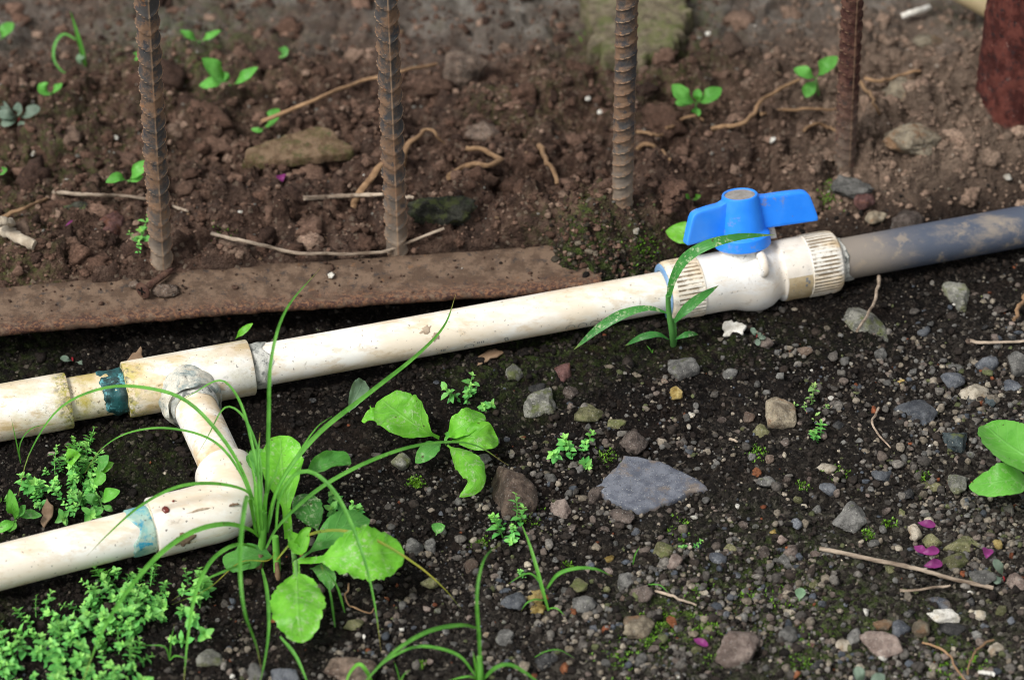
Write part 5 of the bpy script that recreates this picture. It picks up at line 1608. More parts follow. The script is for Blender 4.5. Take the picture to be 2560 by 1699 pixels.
# --- small sedge in the gravel
pV = plant("sedge_sprout", 1371, 1525, "small three bladed sedge sprout beside the yellow crumbly stone", "grass")
for pts, w, mt in [
 ([(1371, 1525, .002), (1358, 1480, .012), (1342, 1420, .022), (1322, 1355, .030), (1300, 1300, .034)], 13, 'blade_lt'),
 ([(1367, 1470, .010), (1395, 1435, .020), (1440, 1420, .024), (1490, 1422, .022), (1532, 1440, .012)], 13, 'blade'),
 ([(1362, 1475, .008), (1335, 1438, .014), (1310, 1435, .014), (1268, 1460, .006)], 7, 'blade'),
 ([(1360, 1500, .004), (1335, 1498, .009), (1315, 1508, .008), (1303, 1526, .003)], 7, 'blade'),
 ([(1372, 1520, .003), (1392, 1520, .006), (1412, 1538, .003)], 6, 'blade'),
]: blade(pV, pts, w, M[mt], n=24)

# thin sprouts
def sprout(px, py, lab, blades, w=5):
    p = plant("grass_sprout", px, py, lab, "grass")
    z0 = p.location.z
    for b in blades: blade(p, [(x, y, z0 + z) for x, y, z in b], w, M['blade'], n=14)


sprout(58, 1158, "thin grass sprout at the left edge above the small weeds", [[(52, 1160, 0), (40, 1100, .02), (28, 1045, .034)], [(52, 1160, 0), (50, 1110, .016), (80, 1070, .024), (140, 1058, .022)]])
sprout(420, 1645, "thin grass sprout left of the drooping sedge blades", [[(424, 1650, 0), (428, 1600, .016), (436, 1560, .024)], [(424, 1650, 0), (410, 1615, .010), (355, 1612, .008)], [(424, 1650, 0), (440, 1638, .006), (475, 1648, .003)]], 6)
sprout(865, 1540, "thin blade pair right of the lowest broad leaf", [[(862, 1530, 0), (840, 1460, .018), (802, 1412, .028)], [(838, 1570, 0), (825, 1480, .014), (803, 1415, .022)]], 8)
sprout(1590, 1410, "single short grass blade above the scratched grey stone", [[(1582, 1410, 0), (1588, 1385, .008), (1600, 1365, .012)]], 6)
sprout(1625, 880, "tiny forked green sprout left of the grass seedling", [[(1630, 882, 0), (1624, 872, .004), (1616, 862, .006)], [(1630, 882, 0), (1633, 872, .005)]], 5)
sprout(1000, 1690, "small forked sprout at the bottom between two sedges", [[(1000, 1705, 0), (992, 1672, .010), (984, 1650, .014)], [(1000, 1705, 0), (1010, 1685, .006), (1026, 1672, .008)]], 6)
sprout(1680, 1470, "dry curved grass blade lying in the gravel", [[(1620, 1460, .004), (1650, 1462, .007), (1674, 1484, .004)]], 5)
sprout(1392, 1630, "pale arc of dry grass over the broad dark stone", [[(1336, 1642, .003), (1365, 1627, .012), (1400, 1624, .014), (1445, 1650, .003)]], 4)

# left edge seedling with elliptical leaves
pz = plant("leafy_seedling", 42, 1310, "seedling with pointed oval leaves at the left edge above the lower pipe", "seedling")
z0 = pz.location.z
leaf(pz, [(38, 1300, z0 + .006), (32, 1270, z0 + .020), (24, 1222, z0 + .032)], 32, M['leaf_pl'], peak=.5, petiole=.05)
leaf(pz, [(42, 1296, z0 + .006), (62, 1285, z0 + .012), (104, 1288, z0 + .010)], 26, M['leaf_te'], peak=.6, petiole=.15)
leaf(pz, [(38, 1300, z0 + .006), (20, 1310, z0 + .008), (-12, 1330, z0 + .004)], 28, M['leaf_pl'], peak=.5, petiole=.1)
leaf(pz, [(40, 1302, z0 + .006), (30, 1316, z0 + .007), (18, 1326, z0 + .004)], 22, M['leaf_pl'], peak=.5, petiole=.1)
leaf(pz, [(40, 1290, z0 + .008), (52, 1278, z0 + .016), (64, 1262, z0 + .022)], 24, M['leaf_te'], peak=.5, petiole=.1)
stalk(pz, [(40, 1312, z0 - .002), (40, 1300, z0 + .006)], 3, M['stem_gr'])
pz = plant("leafy_seedling", 262, 1255, "round leaved seedling between the small weeds and the tee branch", "seedling")
z0 = pz.location.z
for pts, w, m_ in [([(238, 1180, z0 + .008), (252, 1160, z0 + .018), (272, 1138, z0 + .024)], 36, 'leaf_te'), ([(240, 1182, z0 + .008), (262, 1168, z0 + .016), (284, 1156, z0 + .018)], 26, 'leaf'),
                   ([(232, 1198, z0 + .010), (248, 1195, z0 + .014), (264, 1184, z0 + .016)], 40, 'leaf_pl'), ([(252, 1256, z0 + .004), (270, 1238, z0 + .014), (300, 1226, z0 + .016)], 36, 'leaf_pl'),
                   ([(250, 1260, z0 + .004), (232, 1246, z0 + .010), (214, 1238, z0 + .010)], 26, 'leaf_te'), ([(255, 1262, z0 + .004), (245, 1275, z0 + .006), (222, 1286, z0 + .006)], 28, 'leaf_te'), ([(256, 1262, z0 + .004), (272, 1270, z0 + .006), (282, 1276, z0 + .004)], 18, 'leaf_te'),
                   ([(186, 1160, z0 + .004), (182, 1140, z0 + .018), (170, 1120, z0 + .022)], 42, 'leaf')]:
    leaf(pz, pts, w, M[m_], peak=.55, petiole=.12, n=18)
stalk(pz, [(255, 1268, z0 - .002), (254, 1262, z0 + .003), (246, 1240, z0 + .008)], 3, M['stem_gr'])


# --- seedlings in the brown soil behind
def seedling(px, py, lab, leaves, mat='leaf_bk', w0=None, stem=True):
    p = plant("seedling", px, py, lab, "seedling", None); z0 = p.location.z
    for pts, w in leaves:
        leaf(p, [(x, y, z0 + z) for x, y, z in pts], w, M[mat], peak=.55, petiole=.1, n=18, cup=.25)
    if stem: stalk(p, [(px, py, z0 - .003), (px, py - 8, z0 + .004), (leaves[0][0][0][0], leaves[0][0][0][1], z0 + leaves[0][0][0][2])], 3.5, M['stem_gr'], n=8)


seedling(8, 100, "single bright leaf at the top left edge", [([(2, 98, .006), (10, 78, .014), (34, 58, .016)], 34), ([(2, 98, .006), (-20, 90, .012), (-44, 86, .01)], 30)])
seedling(498, 112, "two leaved seedling near the top between first and second rebar", [([(496, 106, .006), (478, 92, .014), (450, 76, .018)], 20), ([(500, 106, .006), (522, 92, .014), (552, 76, .016)], 20)])
seedling(578, 228, "largest seedling in the brown soil with a tall rounded leaf", [([(574, 212, .008), (545, 180, .026), (505, 146, .036)], 50), ([(580, 214, .008), (605, 195, .020), (645, 168, .026)], 30), ([(560, 205, .012), (535, 208, .016), (498, 214, .012)], 30), ([(566, 204, .012), (560, 192, .020), (572, 184, .022)], 28)])
seedling(128, 240, "small two leaved seedling left of the first rebar", [([(125, 234, .004), (112, 224, .010), (96, 210, .013)], 36), ([(128, 236, .004), (140, 222, .010), (155, 208, .012)], 20)])
seedling(322, 460, "seedling touching the left side of the first rebar", [([(318, 452, .004), (296, 444, .010), (264, 456, .008)], 26), ([(324, 450, .004), (342, 428, .014), (364, 402, .018)], 34), ([(322, 454, .004), (340, 448, .008), (358, 440, .010)], 18)])
seedling(672, 324, "round leaf seedling under the long thin stick", [([(664, 318, .004), (676, 298, .016), (698, 272, .020)], 40), ([(662, 320, .004), (648, 326, .006), (628, 322, .006)], 16)])
seedling(700, 150, "tiny blue green seedling high between two rebars", [([(702, 146, .004), (708, 132, .010), (712, 116, .012)], 26)], 'leaf_te')
seedling(1738, 290, "three leaved seedling between third rebar and blue handle", [([(1740, 258, .012), (1715, 244, .020), (1680, 212, .026)], 46), ([(1744, 258, .012), (1768, 244, .020), (1804, 220, .024)], 40), ([(1742, 258, .012), (1744, 240, .020), (1744, 222, .022)], 24), ([(1738, 290, .004), (1740, 282, .008), (1742, 270, .010)], 24), ([(1728, 262, .012), (1710, 258, .014), (1688, 254, .012)], 24)])
seedling(2046, 240, "two leaved seedling left of the dark red rebar", [([(2040, 196, .018), (2015, 184, .024), (1985, 172, .024)], 36), ([(2042, 194, .018), (2062, 168, .030), (2094, 142, .034)], 38), ([(2040, 200, .014), (2026, 218, .012), (2014, 244, .006)], 34)])
seedling(1790, 618, "bright oval leaf behind the left wing of the blue handle", [([(1776, 596, .012), (1735, 590, .016), (1664, 578, .016)], 62), ([(1780, 598, .010), (1768, 594, .016), (1735, 596, .012)], 24)], 'leaf')
seedling(1730, 502, "tiny green sprout above the blue handle's left wing", [([(1728, 500, .002), (1720, 492, .007), (1710, 486, .008)], 16), ([(1730, 500, .002), (1740, 494, .007), (1752, 488, .008)], 16)], 'leaf', stem=False)
seedling(6, 440, "small green leaf cut by the left edge", [([(2, 436, .003), (8, 428, .010), (16, 420, .011)], 26), ([(2, 436, .003), (-14, 430, .008), (-24, 424, .008)], 22)])
seedling(82, 425, "very small round leaf left of the first rebar", [([(80, 424, .002), (84, 420, .006), (94, 416, .006)], 18)], stem=False)
seedling(345, 150, "faint small leaf behind the first rebar", [([(338, 150, .003), (342, 140, .009), (348, 130, .010)], 22)], stem=False)
seedling(605, 850, "pointed green leaf between the flat bar and the tee", [([(588, 848, .004), (604, 830, .012), (632, 808, .016)], 18)], 'leaf', stem=False)
seedling(2000, 1486, "pale green two lobed leaflet lying in the gravel", [([(1998, 1502, .002), (2000, 1488, .004), (2002, 1468, .005)], 28)], 'leaf_pale', stem=False)
seedling(1090, 1322, "small lobed green leaf above the large yellow arched blade", [([(1090, 1338, .002), (1094, 1322, .006), (1100, 1306, .006)], 34)], 'leaf_te', stem=False)
p = plant("grass_sprout", 214, 166, "grass sprout with a curled blade at the top left", "grass"); z0 = p.location.z
blade(p, [(214, 166, z0), (200, 110, z0 + .020), (176, 28, z0 + .046)], 16, M['leaf_bk'], n=20)
blade(p, [(190, 100, z0 + .022), (160, 86, z0 + .026), (138, 110, z0 + .022), (135, 150, z0 + .014), (160, 182, z0 + .006), (200, 192, z0 + .003)], 11, M['leaf_te'], n=26)
leaf(p, [(208, 162, z0 + .002), (202, 150, z0 + .008), (198, 134, z0 + .010)], 22, M['leaf_pale'], n=12)

# purslane-like seedlings: fleshy grey green leaves on red stems
def purslane(px, py, lab, leaves, red=True):
    p = plant("fleshy_seedling", px, py, lab, "seedling"); z0 = p.location.z
    for pts, w in leaves:
        leaf(p, [(x, y, z0 + z) for x, y, z in pts], w, M['leaf_purs'], peak=.62, petiole=.12, n=14, cup=.1, tip=.45)
    if red: stalk(p, [(px, py, z0 - .002), (px + 1, py - 8, z0 + .003), (leaves[0][0][0][0], leaves[0][0][0][1], z0 + leaves[0][0][0][2])], 3, M['redstem'], n=8)


purslane(45, 310, "grey green fleshy seedling cluster at the left edge of the brown soil", [([(48, 296, .006), (70, 282, .014), (100, 268, .016)], 32), ([(44, 296, .006), (20, 288, .012), (-8, 282, .012)], 28), ([(46, 296, .006), (44, 276, .016), (44, 256, .018)], 22), ([(44, 300, .004), (24, 304, .008), (2, 312, .006)], 24), ([(48, 300, .004), (54, 312, .005), (60, 324, .003)], 18), ([(40, 290, .008), (14, 270, .014), (-4, 252, .016)], 20)])
purslane(2510, 1455, "tiny seedling with red stem and grey leaves near the right edge", [([(2508, 1440, .005), (2500, 1420, .012), (2484, 1398, .016)], 24), ([(2506, 1442, .005), (2494, 1448, .006), (2482, 1452, .005)], 22)])
purslane(2160, 1712, "grey green leaf pair at the bottom edge", [([(2158, 1712, .004), (2150, 1688, .012), (2142, 1664, .014)], 30), ([(2166, 1712, .004), (2186, 1700, .009), (2212, 1686, .010)], 30)])
purslane(1892, 845, "tiny cross shaped seedling with grey leaves under the valve", [([(1892, 842, .002), (1886, 832, .006), (1880, 818, .006)], 15), ([(1894, 842, .002), (1904, 843, .005), (1914, 842, .004)], 14), ([(1892, 844, .002), (1894, 852, .003), (1895, 864, .002)], 14), ([(1892, 842, .002), (1897, 836, .005), (1898, 830, .005)], 12)])
purslane(180, 902, "two fallen grey leaflets with a red joint left of the tee", [([(182, 902, .003), (168, 898, .006), (152, 892, .005)], 17), ([(190, 904, .003), (202, 906, .004), (214, 904, .003)], 13)])

# ---------------------------------------------------------------- small leaved creeping weed
def sprig_mesh(seed, length=.020, nodes=7, leaf0=.0040):
    r_ = np.random.default_rng(seed); co, fa, age = [], [], []
    lean = r_.uniform(-.35, .35, 2)

    def stem_at(t): return np.array([lean[0] * t * t * length, lean[1] * t * t * length, t * length])

    def add_leaf(b, d, L, up, a):
        d = d / np.linalg.norm(d); s = np.cross(up, d); s /= np.linalg.norm(s) + 1e-9; nn = np.cross(d, s); i = len(co)
        W = L * r_.uniform(.27, .34)
        for al, ac, dz in ((0, 0, 0), (.38, -1, .12), (.38, 0, -.02), (.38, 1, .12), (.72, -.8, .06), (.72, 0, -.06), (.72, .8, .06), (1.05, 0, -.12)):
            co.append(b + d * L * al + s * W * ac + nn * L * dz); age.append(a)
        for q in ((0, 2, 1), (0, 3, 2), (1, 2, 5, 4), (2, 3, 6, 5), (4, 5, 7), (5, 6, 7)): fa.append(tuple(i + k for k in q))
    ph = r_.uniform(0, 6.28)
    for k in range(nodes):
        t = .12 + .88 * k / (nodes - 1)
        b = stem_at(t); big = .72 + .5 * math.sin(t * 2.6)
        for j in range(2 if k < nodes - 1 else 4):
            a = ph + k * math.pi / 2 + j * (math.pi if k < nodes - 1 else math.pi / 2) + r_.normal() * .2
            el = .05 + .30 * t + (.3 if k == nodes - 1 else 0) + r_.normal() * .12
            d = np.array([math.cos(a) * math.cos(el), math.sin(a) * math.cos(el), math.sin(el)])
            L = leaf0 * big * r_.uniform(.55, 1.4) * (.62 if k == nodes - 1 else 1)
            add_leaf(b, d, L, np.array((0, 0, 1.)), 1 - .9 * t ** 3 + r_.normal() * .05)
            if k < nodes - 1 and r_.random() < .4:        # small leaves in the axils
                a2 = a + r_.normal() * .4
                d2 = np.array([math.cos(a2) * .6, math.sin(a2) * .6, .8])
                add_leaf(b, d2, L * .55, np.array((-math.cos(a2), -math.sin(a2), .5)), .35)
    n0 = len(co)
    for k in range(5):
        t = k / 4; c = stem_at(t); r = .0005 * (1 - .4 * t)
        for a in (0, 2.09, 4.19): co.append(c + np.array([math.cos(a) * r, math.sin(a) * r, 0])); age.append(.6)
    for k in range(4):
        for j in range(3): fa.append((n0 + k * 3 + j, n0 + k * 3 + (j + 1) % 3, n0 + (k + 1) * 3 + (j + 1) % 3, n0 + (k + 1) * 3 + j))
    return mesh_np("sprig", co, fa, {"age": np.clip(age, 0, 1)}, smooth=True)


SPR = [sprig_mesh(700 + i, .012 + .0022 * (i % 5), 6 + i % 3, .0038 + .0006 * (i % 4)) for i in range(10)]
for m_ in SPR: m_.materials.append(M['tiny'])
SPRP = [sprig_mesh(760 + i, .008, 4, .0036) for i in range(4)]
for m_ in SPRP: m_.materials.append(M['tiny_pale'])


def inside(px, py, poly):
    c = False; j = len(poly) - 1
    for i in range(len(poly)):
        if (poly[i][1] > py) != (poly[j][1] > py) and px < (poly[j][0] - poly[i][0]) * (py - poly[i][1]) / (poly[j][1] - poly[i][1]) + poly[i][0]: c = not c
        j = i
    return c


def creeping(px, py, lab, spots, seed, scale=1., meshes=SPR, tilt=.9):
    p = plant("creeping_weed", px, py, lab, "weed", None)
    r_ = np.random.default_rng(seed)
    c = np.array(p.location)
    for (x, y, s) in spots:
        g = G(x, y); out = np.array(g) - c; out[2] = 0; no = np.linalg.norm(out) + 1e-6
        o = bpy.data.objects.new("sprig", meshes[int(r_.integers(0, len(meshes)))]); COL.objects.link(o)
        o.parent = p; o.location = g - Vector(c) + Vector((0, 0, r_.uniform(-.003, .001)))
        d = Vector(out / no * min(1, no / .03) * tilt * r_.uniform(.2, 1.1) + r_.normal(size=3) * .30 + np.array((0, -.2, 1.)))
        d.z = max(d.z, .35)
        q = d.to_track_quat('Z', 'Y') @ Vector((0, 0, 1)).rotation_difference(Vector((0, 0, 1)))
        e = (q.to_matrix() @ Matrix.Rotation(r_.uniform(0, 6.28), 3, 'Z')).to_euler()
        o.rotation_euler = e; k = s * scale * r_.uniform(.65, 1.2); o.scale = (k, k, k)
    return p


def spots_in(poly, n, seed, mind=14):
    r_ = np.random.default_rng(seed); out = []
    xs = [p[0] for p in poly]; ys = [p[1] for p in poly]; k = 0
    while len(out) < n and k < n * 80:
        k += 1; x, y = r_.uniform(min(xs), max(xs)), r_.uniform(min(ys), max(ys))
        if inside(x, y, poly) and all((x - a) ** 2 + ((y - b) * 1.3) ** 2 > mind ** 2 for a, b, _ in out): out.append((x, y, 1.))
    return out


creeping(110, 1640, "big mat of tiny leaved weed covering the lower left corner", spots_in([(-60, 1590), (40, 1565), (110, 1540), (140, 1600), (190, 1590), (215, 1640), (200, 1800), (-60, 1800)], 92, 1, 13), 1, .78)
creeping(330, 1530, "mat of tiny leaved weed right under the lower pipe", spots_in([(150, 1560), (215, 1520), (232, 1480), (300, 1440), (340, 1452), (400, 1440), (420, 1480), (440, 1540), (400, 1555), (360, 1560), (330, 1600), (260, 1620), (210, 1610)], 66, 2, 14), 2, .78)
creeping(300, 1690, "tiny leaved weed at the bottom left under the drooping blade", spots_in([(215, 1640), (280, 1620), (330, 1610), (350, 1640), (345, 1700), (390, 1720), (380, 1800), (210, 1800)], 38, 3, 14), 3, .78)
creeping(490, 1560, "upright strand of tiny leaved weed between the sedge blades", [(480, 1500, 1), (500, 1520, .9), (490, 1560, 1), (478, 1600, 1), (505, 1590, 1), (455, 1540, .8)], 4)
creeping(480, 1470, "small tuft of tiny leaved weed under the elbow", [(470, 1460, .9), (500, 1470, 1), (520, 1480, .9), (450, 1475, .9), (490, 1490, .9)], 5)
creeping(160, 1240, "loose clump of tiny leaved weed between tee and lower pipe", spots_in([(48, 1250), (60, 1225), (110, 1200), (135, 1140), (165, 1160), (215, 1120), (238, 1130), (230, 1190), (250, 1210), (240, 1260), (195, 1300), (160, 1290), (120, 1265)], 46, 6, 13), 6, .8)
creeping(1185, 1005, "little tiny leaved weed right of the small rosette", [(1150, 1000, .9), (1172, 990, 1), (1190, 985, .8), (1215, 1012, .9), (1228, 1015, .8), (1168, 1012, .8)], 7)
creeping(1440, 1150, "little tiny leaved weed above left of the slate shard", [(1395, 1140, .9), (1415, 1128, .8), (1435, 1145, 1), (1455, 1130, .9), (1465, 1110, .9), (1450, 1160, .9)], 8)
creeping(1280, 1335, "little tiny leaved weed at the tip of the small sedge sprout", [(1288, 1305, .8), (1270, 1325, .8), (1260, 1345, .8), (1285, 1340, .8), (1278, 1352, .7), (1300, 1312, .7)], 9)
creeping(855, 1280, "little tiny leaved weed between the sedge blade and mottled leaf", [(838, 1266, .9), (848, 1282, .8), (880, 1285, .8), (900, 1290, .7)], 10)
creeping(2030, 1030, "pale tiny leaved weed right of the rounded grey tan stone", [(1990, 1015, .8), (2010, 1025, .8), (2030, 1010, .8), (2045, 1035, .8), (2060, 1022, .8), (2032, 990, .9), (2030, 972, .8), (2040, 1050, .7)], 11, 1., SPRP)
creeping(2045, 1100, "tiny green tuft below the pale weed", [(2038, 1095, .6), (2050, 1090, .6), (2042, 1105, .5)], 12)
creeping(352, 625, "tiny leaved weed at the foot of the first rebar", [(340, 622, .9), (352, 612, 1), (366, 620, .9), (346, 635, .8)], 13)
creeping(1725, 1372, "bright green speck of weed in the gravel", [(1720, 1370, .5), (1728, 1366, .5)], 14)
creeping(1315, 1448, "tiny weed leaf beside the small sedge sprout", [(1312, 1446, .5)], 15)

# ---------------------------------------------------------------- moss: thousands of minute leaves
def moss_cloud():
    r_ = np.random.default_rng(77); P_, sz = [], []
    S_ = [(1650, 1545, 45, 150), (1640, 1600, 60, 140), (1760, 1560, 50, 80), (1550, 1640, 60, 90), (1870, 1490, 30, 60), (2095, 1190, 30, 50), (2225, 1310, 22, 50), (2170, 1335, 24, 50), (2310, 1190, 22, 40), (1990, 1600, 40, 70), (2000, 1660, 50, 80), (1200, 1360, 26, 70), (1520, 1140, 34, 60), (2370, 1680, 70, 110), (1960, 1500, 50, 80), (1895, 1130, 30, 40), (1040, 1205, 22, 110), (1420, 1415, 20, 30), (1050, 1665, 20, 30), (1700, 1330, 60, 40), (1490, 95, 40, 100), (1560, 130, 60, 80), (2010, 1215, 22, 30), (1750, 1470, 40, 60), (2080, 470, 30, 90), (2060, 500, 40, 120), (1610, 620, 60, 120), (1520, 470, 30, 40), (560, 590, 40, 30), (2430, 1660, 50, 60), (1800, 1650, 60, 60), (1330, 1290, 40, 30)]
    for x, y, s, n in S_:
        for _ in range(n):
            a, b = r_.normal(size=2) * s * .45
            P_.append(tuple(G(x + a, y + b * .7))); sz.append(r_.uniform(.0007, .0016))
    co, fa, age = [], [], []
    for p, s in zip(P_, sz):
        p = np.array(p); i = len(co)
        for k in range(3):
            a = r_.uniform(0, 6.28); d = np.array([math.cos(a), math.sin(a), r_.uniform(.4, 1.2)]) * s
            q = np.array([-math.sin(a), math.cos(a), 0]) * s * .3; j = len(co)
            co += [p + np.array((0, 0, -.0003)), p + d * .55 + q, p + d * .55 - q, p + d * 1.1]; ag = r_.random(); age += [ag] * 4
            fa += [(j, j + 2, j + 1), (j + 1, j + 2, j + 3)]
    o = put("moss", mesh_np("moss", co, fa, {"age": age}), M['moss'])
    tag(o, "specks of green moss spread over soil and gravel", "moss", kind="stuff")


moss_cloud()

# ---------------------------------------------------------------- petals, twigs, roots, chips
def petal(px, py, w, h, rot, lab):
    g = G(px, py); S = ppm(g); p = empty("petal", g, lab, "petal"); z0 = g.z
    a = math.radians(rot); dx, dy = math.cos(a) * w / 2, -math.sin(a) * w / 2
    leaf(p, [(px - dx, py - dy, z0 + .0025), (px, py, z0 + .0045), (px + dx, py + dy, z0 + .003)], h, M['petal'], peak=.6, petiole=0, cup=.35, n=14, tip=.55, name="blade_of_petal", ruffle=.2)


petal(2317, 1309, 46, 22, -8, "magenta petal beside the upright cream stone, topmost of the four")
petal(2300, 1372, 34, 22, -25, "magenta petal lying left under another petal by the tan olive stone")
petal(2325, 1378, 46, 24, 12, "magenta petal lying over its neighbour by the tan olive stone")
petal(2332, 1410, 48, 26, 10, "torn magenta petal just above the long twig")
petal(2468, 1383, 24, 30, 80, "small magenta petal right of the long mossy olive stone")
petal(1752, 1604, 40, 20, -25, "magenta petal left of the large cream brown rock")
petal(704, 446, 18, 26, 110, "dark magenta petal in the brown soil left of the second rebar")
petal(172, 558, 24, 7, 40, "thin magenta petal scrap at the left of the brown soil")


def twig(name, pts, r_px, mat, lab, cat="twig", n=40, knots=.22, taper=.7, seed=0, lift=.0):
    g = [G(x, y, dz * (.85 if cat == 'root' else 1) + lift + (.0025 if y < 560 else 0)) for x, y, dz in pts]
    ctr = catmull([tuple(q) for q in g], n); S = ppm(g[0])
    jit = .0011 if cat == 'root' else .0005
    ctr = ctr + jit * np.stack([N2[(seed + k) % 10](np.linspace(0, n / 5, n) + seed * 3, np.full(n, k * 5.)) for k in range(3)], -1)
    r = r_px * (.75 if cat == 'root' else .9) / S * np.linspace(1, taper, n)
    rm = lambda c, a, i: r[i] * knots * (N2[seed % 10](np.full_like(a, c * 260 + seed), np.cos(a) * 1.2 + np.sin(a)) + .5 * N2[(seed + 1) % 10](np.full_like(a, c * 900), np.cos(a) * 2))
    o = put(name, tube_mesh(name, ctr, r, 12, rm), mat, origin=g[0])
    return tag(o, lab, cat)


twig("twig", [(2048, 1370, .004), (2160, 1392, .005), (2290, 1420, .005), (2380, 1446, .005), (2482, 1470, .004)], 6.5, M['twig'], "long pale twig lying across the gravel at the lower right", taper=.9, seed=2)
twig("twig", [(2250, 1478, .003), (2320, 1470, .004), (2376, 1462, .004)], 4.5, M['twig'], "short splinter below the long pale twig", seed=3)
twig("twig", [(2425, 853, .004), (2490, 855, .005), (2620, 852, .005)], 5, M['twig'], "pale twig reaching in at the right edge", seed=4)
twig("twig", [(528, 582, .004), (610, 604, .005), (690, 622, .006), (760, 634, .007), (850, 634, .008), (940, 632, .007), (1020, 605, .006), (1112, 570, .004)], 5.5, M['twig'], "bent pale twig lying along the back of the flat bar", seed=5, n=60, lift=.004)
twig("twig", [(133, 481, .003), (230, 487, .004), (300, 490, .004), (365, 498, .003)], 6, M['twig'], "horizontal twig touching the first rebar on its left", seed=6)
twig("twig", [(425, 515, .002), (445, 520, .003), (468, 528, .002)], 4.5, M['twig'], "short twig end right of the first rebar", seed=6)
twig("twig", [(762, 496, .004), (850, 490, .005), (958, 486, .004)], 7, M['twig'], "straight pale twig touching the second rebar on its left", seed=7)
twig("twig", [(1010, 492, .004), (1035, 494, .004)], 6, M['twig'], "short twig end right of the second rebar", seed=8)
twig("twig", [(656, 306, .018), (780, 252, .022), (900, 205, .022), (1000, 180, .018), (1092, 160, .010)], 6, M['root'], "long thin brown stick leaning behind the second rebar", seed=9, knots=.08, n=60)
twig("twig", [(0, 545, .004), (60, 520, .006), (118, 495, .006)], 6, M['root'], "thin brown twig left above the horizontal twig", seed=10)
twig("wood_piece", [(-40, 565, .010), (20, 580, .010), (55, 598, .008), (88, 612, .004)], 20, M['wood'], "pale weathered piece of wood at the left edge", "wood", seed=11, knots=.25)
twig("wood_piece", [(-10, 556, .018), (14, 552, .020), (34, 560, .014)], 14, M['wood'], "whitish splinter on the weathered wood at the left edge", "wood", seed=12, knots=.25)
twig("root", [(1005, 425, .002), (1012, 380, .018), (1035, 345, .026), (1068, 325, .028), (1090, 335, .024), (1112, 362, .010)], 11, M['root'], "thick arched tan root right of the second rebar", "root", seed=13, taper=.3)
twig("root", [(880, 515, .002), (905, 475, .008), (930, 440, .012), (955, 410, .014)], 12, M['root'], "thick tan root leaning behind the second rebar", "root", seed=14, taper=.9)
twig("root", [(1120, 440, .004), (1170, 415, .008), (1215, 412, .010), (1250, 402, .008), (1215, 380, .010), (1165, 368, .006)], 10, M['root'], "curled tan root in the middle of the brown soil", "root", seed=15, taper=.8, knots=.25)
twig("root", [(1345, 360, .006), (1362, 385, .010), (1370, 410, .010), (1395, 460, .004)], 10, M['root'], "short wavy tan root left of the third rebar", "root", seed=16, taper=.6)
twig("root", [(1780, 318, .004), (1840, 312, .008), (1880, 290, .010), (1900, 255, .010), (1960, 218, .010), (2000, 202, .006)], 8, M['root'], "long tan root left of the dark red rebar", "root", seed=17, n=60, knots=.2)
twig("root", [(1668, 320, .002), (1700, 300, .010), (1730, 290, .010), (1760, 298, .004)], 6, M['root'], "thin arched tan root below the three leaved seedling", "root", seed=18)
twig("root", [(1590, 330, .002), (1630, 338, .006), (1660, 336, .004)], 6, M['root'], "thin tan root right of the third rebar", "root", seed=19)
twig("root", [(1590, 372, .004), (1625, 362, .008), (1655, 378, .006), (1675, 400, .002)], 7, M['root'], "forked tan root end right of the third rebar", "root", seed=20)
twig("root", [(1900, 285, .004), (1960, 275, .008), (2040, 276, .008), (2095, 275, .004)], 6, M['root'], "straight tan root running to the dark red rebar", "root", seed=21)
twig("root", [(2005, 325, .004), (2040, 310, .008), (2070, 318, .008), (2100, 335, .003)], 6, M['root'], "lower tan root at the dark red rebar", "root", seed=22)
twig("root", [(2150, 208, .006), (2170, 230, .010), (2190, 265, .010), (2215, 310, .004)], 7, M['root'], "tan root hanging right of the dark red rebar", "root", seed=23)
twig("root", [(2160, 195, .006), (2200, 202, .010), (2250, 190, .010), (2300, 175, .006)], 6, M['root'], "upper tan root running right from the dark red rebar", "root", seed=24)
twig("root", [(2198, 692, .008), (2190, 740, .012), (2172, 780, .014), (2144, 826, .012)], 5, M['twig'], "dead stem resting on the long mossy grey stone", "twig", seed=25)
twig("root", [(2570, 735, .006), (2550, 765, .008), (2538, 795, .004)], 8, M['root'], "forked tan root piece at the right edge below the grey pipe", "root", seed=26)
twig("root", [(2195, 1020, .003), (2180, 1055, .006), (2195, 1085, .005), (2228, 1120, .002)], 3.5, M['twig'], "thin dead stem left of the flat blue grey stone", "twig", seed=27)
twig("root", [(2310, 1600, .003), (2360, 1625, .006), (2400, 1680, .005), (2420, 1712, .003)], 4, M['root'], "thin dry root crossing the gravel at the lower right", "root", seed=28)
twig("root", [(2480, 1600, .003), (2430, 1635, .006), (2418, 1690, .003)], 4, M['root'], "second thin dry root meeting the first at the lower right", "root", seed=29)
twig("root", [(1640, 1476, .003), (1690, 1492, .005), (1740, 1512, .003)], 4, M['twig'], "pale dry stalk above the greenish tan stone", "twig", seed=30)
twig("root", [(868, 1460, .003), (866, 1500, .006), (890, 1520, .006), (925, 1530, .005), (938, 1518, .003)], 3.5, M['root'], "thin dry rootlet under the long drooping sedge blade", "root", seed=31)
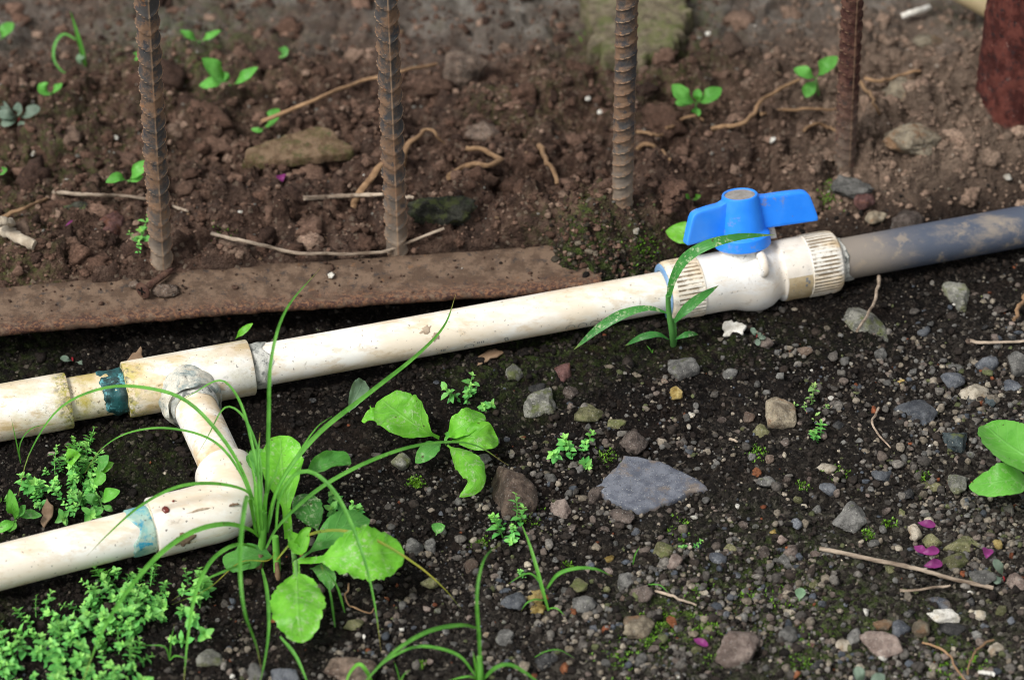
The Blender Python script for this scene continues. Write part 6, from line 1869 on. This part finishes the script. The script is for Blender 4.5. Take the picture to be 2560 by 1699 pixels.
twig("white_stick", [(2256, 42, .006), (2290, 30, .008), (2322, 18, .006)], 9, M['chip'], "bright white stick in the background left of the post", "stick", seed=32, knots=.06, taper=1.)
twig("white_stick", [(2450, 1678, .003), (2468, 1680, .004), (2488, 1684, .003)], 5.5, M['chip'], "short white stick near the lower right corner", "stick", seed=33, knots=.06, taper=1.)
twig("white_stick", [(1822, 1095, .003), (1846, 1104, .003)], 4, M['twig'], "tiny pale stick right of the slate shard", "stick", seed=34)
for x, y, w, h, lab in ((828, 687, 18, 16, "white chip lying on the flat bar"), (602, 532, 18, 14, "white chip in the soil right of the first rebar"), (290, 345, 15, 14, "white chip in the soil left of the first rebar"), (82, 384, 15, 15, "white chip in the soil at the far left"), (343, 208, 14, 12, "white chip touching the first rebar high up"), (1470, 247, 15, 15, "white chip left of the third rebar, upper one"), (1500, 281, 15, 13, "white chip left of the third rebar, lower one"), (2520, 445, 24, 22, "white chip right above the grey pipe"), (1932, 350, 18, 15, "white chip left of the dark red rebar"), (1770, 85, 16, 14, "white chip high between third and fourth rebar"), (1590, 578, 16, 18, "pale yellow chip on the mud mound"), (2275, 545, 16, 14, "white chip on the dark gritty stone behind the grey pipe"), (910, 1590, 9, 18, "white stick like crumb below the drooping sedge blade"), (895, 1190, 13, 10, "white crumb right of the tall broad leaf"), (1730, 1037, 18, 16, "cream white pebble above the slate shard"), (1722, 1065, 12, 20, "white sliver above the slate shard")):
    stone(x, y, w, h, 'white', lab, name="white_chip", cat="chip", sub=2 if w < 16 else 3, sharp=20, sink=.1)
stone(412, 728, 74, 36, 'brown', "dried mud clod beside the screw on the flat bar", name="mud_clod", cat="clod", sub=4, crumb=.12, sharp=8)
stone(340, 712, 40, 26, 'brown', "small mud crumb left of the screw on the flat bar", name="mud_clod", cat="clod", sub=3, crumb=.12, sharp=8)
for o in COL.objects:                                      # the clods and the chip on the bar rest on its face
    if o.get("category") in ("clod",) or o.get("label") == "white chip lying on the flat bar":
        q = P(*proj(o.location), BZ + .001); o.location = (q.x, q.y, BZ + .001)
